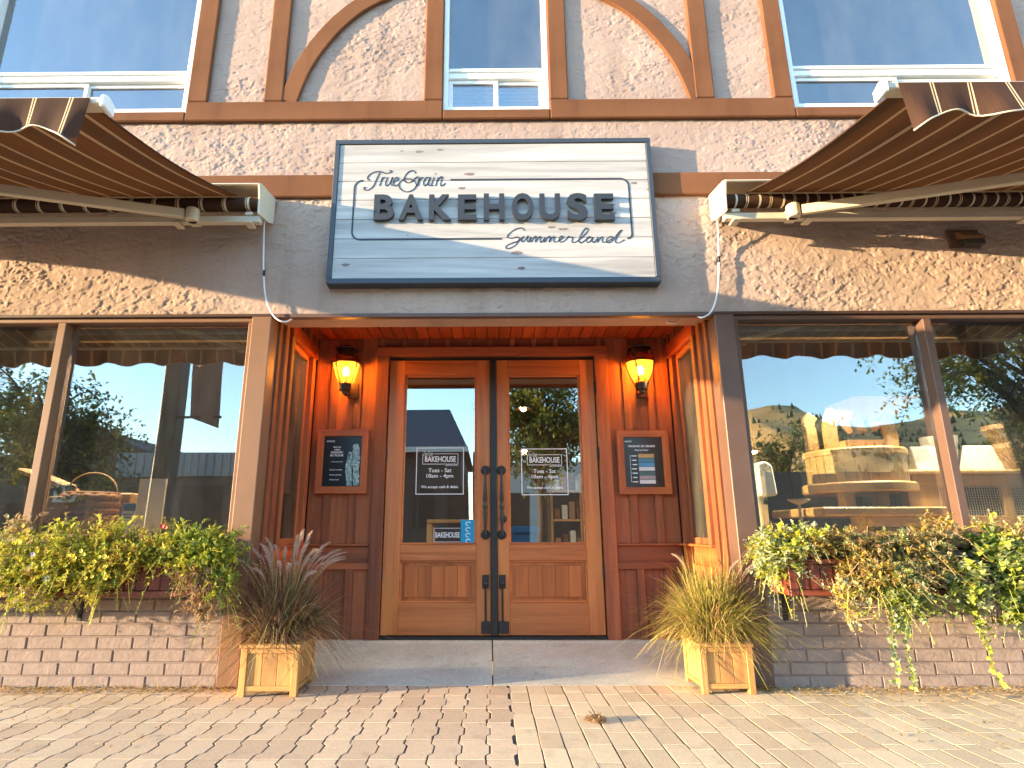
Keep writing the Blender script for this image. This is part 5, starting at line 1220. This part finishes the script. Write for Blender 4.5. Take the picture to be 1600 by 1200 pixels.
# pendant lamps glowing inside
M['pend'] = emit('pendant_glow', (1, .55, .18), 14)
for i, (px, py, y, lab) in enumerate(((817, 636, 4.2, 'warm pendant lamp glowing high behind the right door pane'), (819, 702, 5.0, 'warm pendant lamp glowing behind the top edge of the right hours decal'), (1178, 702, 3.4, 'warm pendant lamp glowing inside at the left of the right window'))):
    p = F(px, py, y); G = thing('pendant_lamp', lab, 'lamp', p, 'pendant lamps inside the shop')
    MB().lathe([(0, -.05), (.035, -.03), (.045, .0), (.03, .03), (0, .04)], p, 14).build('glowing_bulb', M['pend'], G, smooth=True)
    pt = bpy.data.lights.new('pendant_light', 'POINT'); pt.energy = 9; pt.color = (1, .62, .30); pt.shadow_soft_size = .05; put(bpy.data.objects.new('pendant_light', pt), p-Vector((0, 0, .02)), G)
    MB().lathe([(.13, -.03), (.06, .04), (.02, .07), (.0, .07)], p, 18).tube([p+Vector((0, 0, .07)), Vector((p.x, p.y, 2.75))], .005, 5).build('lamp_shade', M['bronze'], G)

M['tube_'] = emit('strip_light_glow', (1, .86, .66), 7)
for (xa, xb, yy, lab) in ((-3.4, -1.7, .55, 'white strip light on the shop ceiling behind the left window'), (2.3, 3.9, .45, 'white strip light on the shop ceiling behind the right window')):
    G = thing('strip_light', lab, 'light', ((xa+xb)/2, yy, 2.7), 'strip lights on the shop ceiling')
    MB().box(xa, xb, yy-.05, yy+.05, 2.70, 2.745).build('lamp_housing', M['vinyl'], G); MB().box(xa+.03, xb-.03, yy-.04, yy+.04, 2.685, 2.699).build('glowing_tube', M['tube_'], G)
    al = bpy.data.lights.new('strip_lamp', 'AREA'); al.shape = 'RECTANGLE'; al.size = xb-xa; al.size_y = .08; al.energy = 26; al.color = (1, .84, .62); put(bpy.data.objects.new('strip_lamp', al), ((xa+xb)/2, yy, 2.68), G)
# a few things standing on the floor behind the door panes
a, b = at2(668, 812, 1.9), at2(748, 905, 1.9); G = thing('side_table', 'plain pale wooden table frame behind the left door pane', 'table', ((a[0]+b[0])/2, 1.95, .1))
box('table_top', M['oak_x'], a[0], b[0], 1.85, 2.2, a[1]-.03, a[1], G)
for q in (a[0], b[0]-.05):
    for r_ in (1.86, 2.15): box('leg', M['oak'], q, q+.05, r_, r_+.045, .1, a[1]-.031, G)
a, b = at2(800, 822, 2.0), at2(842, 905, 2.0); M['bluebin'] = plain('blue_plastic', lin(40, 100, 170), .4)
G = thing('blue_crate', 'blue crate on the floor behind the right door pane', 'crate', ((a[0]+b[0])/2, 2.1, .1)); MB().add([(a[0]+.03, 1.95, .1), (b[0]-.03, 1.95, .1), (b[0]-.03, 2.35, .1), (a[0]+.03, 2.35, .1), (a[0], 1.92, a[1]), (b[0], 1.92, a[1]), (b[0], 2.38, a[1]), (a[0], 2.38, a[1])], [(3, 2, 1, 0), (0, 1, 5, 4), (1, 2, 6, 5), (2, 3, 7, 6), (3, 0, 4, 7), (4, 5, 6, 7)]).build('crate_shell', M['bluebin'], G, bevel=.015)
box('crate_band', M['bluebin'], a[0]-.01, b[0]+.01, 1.905, 1.93, a[1]-.06, a[1]-.01, G)
a, b = at2(860, 790, 3.4), at2(915, 905, 3.4); G = thing('display_rack', 'tall shelving rack with rows of goods behind the right door pane', 'rack', ((a[0]+b[0])/2, 3.5, .1))
for q in (a[0], b[0]-.03): box('upright', M['oak'], q, q+.03, 3.4, 3.7, .1, 1.5, G)
for k in range(4): box('shelf', M['oak_x'], a[0]+.03, b[0]-.03, 3.4, 3.7, .3+k*.33, .325+k*.33, G)
for k in range(4):
    for j in range(4): box('jar', M[('paper', 'kraft', 'wicker')[(k+j) % 3]], a[0]+.05+j*.085, a[0]+.115+j*.085, 3.42, 3.5, .326+k*.33, .326+k*.33+.12+.04*((k*3+j) % 3), G)

# ------------------------------------------------------------------ the street the panes mirror
M['dkwall'] = plain('dark_wall', lin(74, 68, 64), .8, scale=3); M['metalclad'] = plain('grey_cladding', lin(120, 132, 140), .5, var=.06); M['shingle'] = plain('dark_shingle', lin(58, 60, 66), .8, var=.2, scale=18); M['palewall'] = plain('pale_wall', lin(176, 178, 172), .8, var=.06, scale=2)
M['post'] = plain('dark_post', lin(48, 46, 42), .5); M['banner'] = plain('brown_banner', lin(112, 92, 84), .8)
def m2(px, py, yp, yg=.07): return MR(px, py, yp, yg)
# low clad shop
a, b = m2(190, 708, 20), m2(480, 708, 20); y = a.y; zt_ = a.z; z1 = m2(300, 745, 20).z
Q = thing('clad_shop', 'low street shop with grey ribbed metal fascia reflected in the left window', 'building', ((a.x+b.x)/2, y-3, 0))
MB().box(a.x, b.x, y-6, y, 0, z1-.02).build('wall', M['dkwall'], Q); MB().box(a.x-.1, b.x+.1, y-6, y+.12, z1, zt_).build('fascia', M['metalclad'], Q)
x = a.x
while x < b.x: box('fascia_rib', M['metalclad'], x, x+.05, y+.12, y+.16, z1, zt_-.02, Q, 0); x += .32
x = a.x+.4
while x < b.x-2: W = box('window', M['dark'], x, x+1.7, y+.002, y+.04, .6, z1-.35, Q, .01); x += 2.2
a, b = m2(-520, 700, 28), m2(95, 700, 28); y = a.y  # made-up store that blocks the bright horizon glow in the left pane
Q = thing('added_store', 'dark store added at the far left to block the bright horizon glow', 'building', ((a.x+b.x)/2, y-3, 0)); MB().box(a.x, b.x, y-6, y, 0, 4.6).build('wall', M['dkwall'], Q); box('parapet', M['metalclad'], a.x-.1, b.x+.1, y-6.1, y+.1, 4.6, 4.9, Q)
x = a.x+.5
while x < b.x-2: box('window', M['dark'], x, x+1.6, y+.002, y+.05, .5, 2.4, Q); x += 2.3
# gabled house
c0, cp, c1 = m2(70, 712, 23), m2(125, 670, 23), m2(245, 714, 23); y = c0.y
Q = thing('gabled_house', 'dark gabled house reflected at the left of the left window', 'building', (cp.x, y-3, 0))
MB().prism([(c0.x, 0), (c0.x, c0.z), (cp.x, cp.z), (c1.x, c1.z), (c1.x, 0)], 'y', y-8, y).build('wall', M['dkwall'], Q)
for s, e in ((c0, cp), (cp, c1)): MB().beam(Vector((s.x, y-3.8, s.z+.1)), Vector((e.x, y-3.8, e.z+.1)), 9, .16).build('roof', M['shingle'], Q)
box('window', M['palewall'], cp.x-.6, cp.x+.5, y+.002, y+.04, 2.2, 3.2, Q)
# roofed house seen in the left door
a, b = m2(520, 700, 17, .97), m2(722, 700, 17, .97); y = a.y; ze = a.z; r0, r1 = m2(560, 641, 21, .97), m2(703, 641, 21, .97)
Q = thing('timbered_house', 'pale house with big dark shingle roof reflected in the left door', 'building', ((a.x+b.x)/2, y-3, 0))
MB().box(a.x, b.x, y-7, y, 0, ze-.05).build('wall', M['dkwall'], Q)
V = [(a.x-.3, y+.5, ze-.1), (b.x+.25, y+.5, ze-.1), (b.x+.25, y-7.4, ze-.1), (a.x-.3, y-7.4, ze-.1), (r0.x-2, r0.y, r0.z), (r1.x, r0.y, r0.z)]
MB().add(V, [(0, 1, 5, 4), (1, 2, 5), (2, 3, 4, 5), (3, 0, 4), (0, 3, 2, 1)]).build('roof', M['shingle'], Q)
box('roof_edge', M['palewall'], a.x-.3, b.x+.25, y+.5, y+.56, ze-.2, ze-.02, Q)
for i in range(4): W = box('window', M['dark'], a.x+.5+i*1.2, a.x+1.2+i*1.2, y+.002, y+.04, 1.0, 2.4, Q); 
for i in range(6): box('porch_post', M['post'], a.x+.2+i*.95, a.x+.3+i*.95, y+.3, y+.42, 0, ze-.2, Q, 0)
# pale wall behind the tree
a, b = m2(745, 722, 19, .97), m2(1010, 722, 19, .97); y = a.y
Q = thing('pale_shop', 'long pale rendered shop front reflected in the right door', 'building', ((a.x+b.x)/2, y-3, 0)); MB().box(a.x, b.x, y-6, y, 0, a.z).build('wall', M['palewall'], Q)
for i in range(3): box('window', M['dark'], a.x+.5+i*2, a.x+2+i*2, y+.002, y+.05, .4, 2.3, Q)
# fence
a, b = m2(1195, 738, 18), m2(1470, 734, 18); y = a.y
Q = thing('board_fence', 'dark board fence across the street reflected in the right window', 'fence', ((a.x+b.x)/2, y, 0)); x = a.x; k = 0
while x < b.x+6: box('fence_board', M['post'], x, x+.29, y-.03, y+(.01 if k % 2 else 0), 0, a.z, Q, 0); x += .30; k += 1
# lamp post with banner
p = m2(262, 700, 4.9); tilt = 0
Q = thing('lamp_post', 'dark square street post with banner arm reflected in the left window', 'post', (p.x, p.y, 0))
MB().box(p.x-.13, p.x+.13, p.y-.13, p.y+.13, 0, 5.6).build('post', M['post'], Q, bevel=.02); MB().box(p.x-.18, p.x+.18, p.y-.18, p.y+.18, 0, .5).build('post_base', M['post'], Q, bevel=.02)
b0 = m2(300, 650, 4.9); MB().tube([(p.x, p.y, b0.z-.02), (p.x+.75, p.y, b0.z-.02)], .02, 8).tube([(p.x, p.y, b0.z+1.3), (p.x+.75, p.y, b0.z+1.3)], .02, 8).build('banner_arm', M['black'], Q)
V = []; Fs = []
for i in range(9):
    for j in range(9): V.append((p.x+.25+.46*i/8, p.y+.05*math.sin(i*.8+j*.5), b0.z+1.28-1.3*j/8-(.16*i/8 if j == 8 else .0)))
Fs = [(i*9+j, i*9+j+1, i*9+10+j, i*9+9+j) for i in range(8) for j in range(8)]
o = MB().add(V, Fs).build('banner', M['banner'], None, fixn=False); tag(o, 'brown cloth banner hanging from the street post', 'banner')
# street trees
def tree(name, lab, base, hgt, crown, n, size, mats, seed, droop=0, group='street trees'):
    R = random.Random(seed); base = Vector(base); G = thing(name, lab, 'tree', base, group)
    cz, rx, rz = crown
    top = base+Vector((0, 0, cz)); mb = MB()
    mb.tube(smoothpts([base, base+Vector((.06, 0, cz*.4)), base+Vector((-.05, .05, cz*.75)), top], 4), [.13-.0055*i for i in range(13)], 8)
    tips = []
    for i in range(26):
        a = R.uniform(0, 2*PI); q = top+Vector((math.cos(a)*rx*R.uniform(.45, 1), math.sin(a)*rx*R.uniform(.45, 1), rz*R.uniform(-.7, .95)))
        s = base+Vector((0, 0, cz*R.uniform(.55, .95))); mid = (s+q)/2+Vector((0, 0, .25*rx))
        P = smoothpts([s, mid, q], 4); mb.tube(P, [.045*(1-.85*k/(len(P)-1)) for k in range(len(P))], 5)
        tips += P[2:]
    mb.build('trunk', M['bark'], G, smooth=True)
    mb = MB()
    for i in range(n//12):
        q = R.choice(tips)+rv(R)*rx*.22*R.random(); g = (rv(R)+Vector((0, 0, -droop))).normalized(); L = size*R.uniform(3, 6); mi = R.choice((0, 0, 1, 2))
        for j in range(12):
            p = q+g*L*j/11+Vector((0, 0, -droop*L*.4*(j/11)**2)); leaf(mb, p, (rv(R)+g*.4).normalized(), Vector((0, 0, 1)), size*R.uniform(.7, 1.2), size*.55, mi, .15)
    mb.build('crown', mats, G, fixn=False)
    return G
M['bark'] = plain('bark', lin(78, 64, 54), .9, var=.3, scale=30, bumpd=.01)

M['tg1'] = LM('tree_green', lin(70, 92, 36), lin(110, 130, 52)); M['tg2'] = LM('tree_dark', lin(44, 62, 28), lin(72, 92, 40)); M['tg3'] = LM('tree_yellow', lin(140, 140, 56), lin(180, 166, 74))
tm = [M['tg1'], M['tg2'], M['tg3']]
p = m2(845, 760, 9.5, .97); c = m2(840, 665, 9.5, .97)
tree('honey_locust', 'green honey locust tree reflected in the right door', (p.x, p.y, 0), 5, (c.z, 1.35, 1.35), 14000, .12, tm, 1)
p = m2(55, 760, 7.2); c = m2(55, 690, 7.2)
tree('honey_locust', 'thin olive street tree reflected at the far left of the left window', (p.x, p.y, 0), 4, (c.z, 1.5, 1.3), 13000, .10, tm, 2, .2)
p = m2(-60, 760, 9.0); c = m2(-60, 690, 9.0)  # extra tree put in to cover the bright horizon
tree('honey_locust', 'denser street tree added further left to block the bright horizon', (p.x, p.y, 0), 4, (c.z, 2.0, 1.5), 9000, .12, tm, 4, .2)
p = m2(1640, 700, 6.0); c = m2(1560, 600, 6.0)
tree('honey_locust', 'drooping honey locust reflected in the upper right of the right window', (p.x, p.y, 0), 6, (c.z+.35, 2.3, .9), 12000, .10, tm, 3, .9)
for i, (px, py, yp, r, lab) in enumerate(((1225, 715, 24, 1.3, 'green shrub behind the left part of the far fence'), (1275, 705, 26, 1.5, 'larger green shrub behind the far fence beside the mill'), (1590, 690, 26, 2.0, 'dark bushy tree reflected at the right edge of the right window'))):
    p = m2(px, py, yp); tree('street_shrub', lab, (p.x, p.y, 0), 3, (p.z, r, r*.9), 2600, .16, tm, 10+i, group='shrubs across the street')
# hill behind the town, on the right
M['hill'] = None
m, t, b, o = nodes('dry_hill_grass'); vec = coords(t, rand=False)
r = ramp(t, noise(t, vec, .02, 6, .65, .5), [(.38, lin(120, 98, 62)), (.5, lin(190, 152, 92)), (.72, lin(216, 178, 116))]); t.links.new(r.outputs[0], b.inputs['Base Color']); b.inputs['Roughness'].default_value = .95
M['hill'] = m
prof = [(1050, 730), (1120, 690), (1160, 632), (1200, 622), (1240, 622), (1262, 640), (1300, 655), (1360, 658), (1400, 650), (1440, 645), (1490, 628), (1540, 632), (1600, 618), (1700, 610), (1850, 640), (2000, 690)]
yr = 420.; V = []; Fs = []; pts = [m2(u, v, yr) for u, v in prof]
xsn = 110; ysn = 26; RH = np.random.RandomState(3)
hx = np.linspace(pts[0].x-60, pts[-1].x+200, xsn); hz_ = np.interp(hx, [p.x for p in pts], [p.z for p in pts], left=2, right=10)
for j in range(ysn):
    s = j/(ysn-1); yw = -110-(yr-110)*s*1.25
    k = min(1, s*1.25)
    for i in range(xsn):
        h = hz_[i]*(k**1.35)*(.94+.12*math.sin(i*.9+j*.7)*(1-k)) if s <= .8 else hz_[i]*(1-(s-.8)*1.2)
        V.append((hx[i]*(.55+.45*k), yw, h+1.2*math.sin(i*1.7+j*2.3)*(.3 if k < 1 else .12)))
Fs = [(j*xsn+i, j*xsn+i+1, (j+1)*xsn+i+1, (j+1)*xsn+i) for j in range(ysn-1) for i in range(xsn-1)]
hill = MB().add(V, Fs).build('hill', M['hill'], None, smooth=True, fixn=False); tag(hill, kind='structure')
mb = MB(); R = random.Random(8)
for i in range(1100):
    if i % 14 == 0: k0 = R.randrange(6*xsn, 20*xsn)
    v = V[min(len(V)-1, max(0, k0+R.choice((0, 1, -1, 2, -2, 3))+xsn*R.choice((0, 1, -1))))]; h = R.uniform(1.2, 5.5)
    mb.lathe([(h*.26, v[2]), (h*.2, v[2]+h*.4), (0, v[2]+h)], (v[0]+R.uniform(-4, 4), v[1], -.4), 6)
o = mb.build('hill_pines', M['tg2'], None); tag(o, 'scattered small pines on the dry golden hillside', 'trees', kind='stuff')
gr = MB().box(-900, 900, -900, -18, -.6, -.05).build('ground', M['hill']); tag(gr, kind='structure')
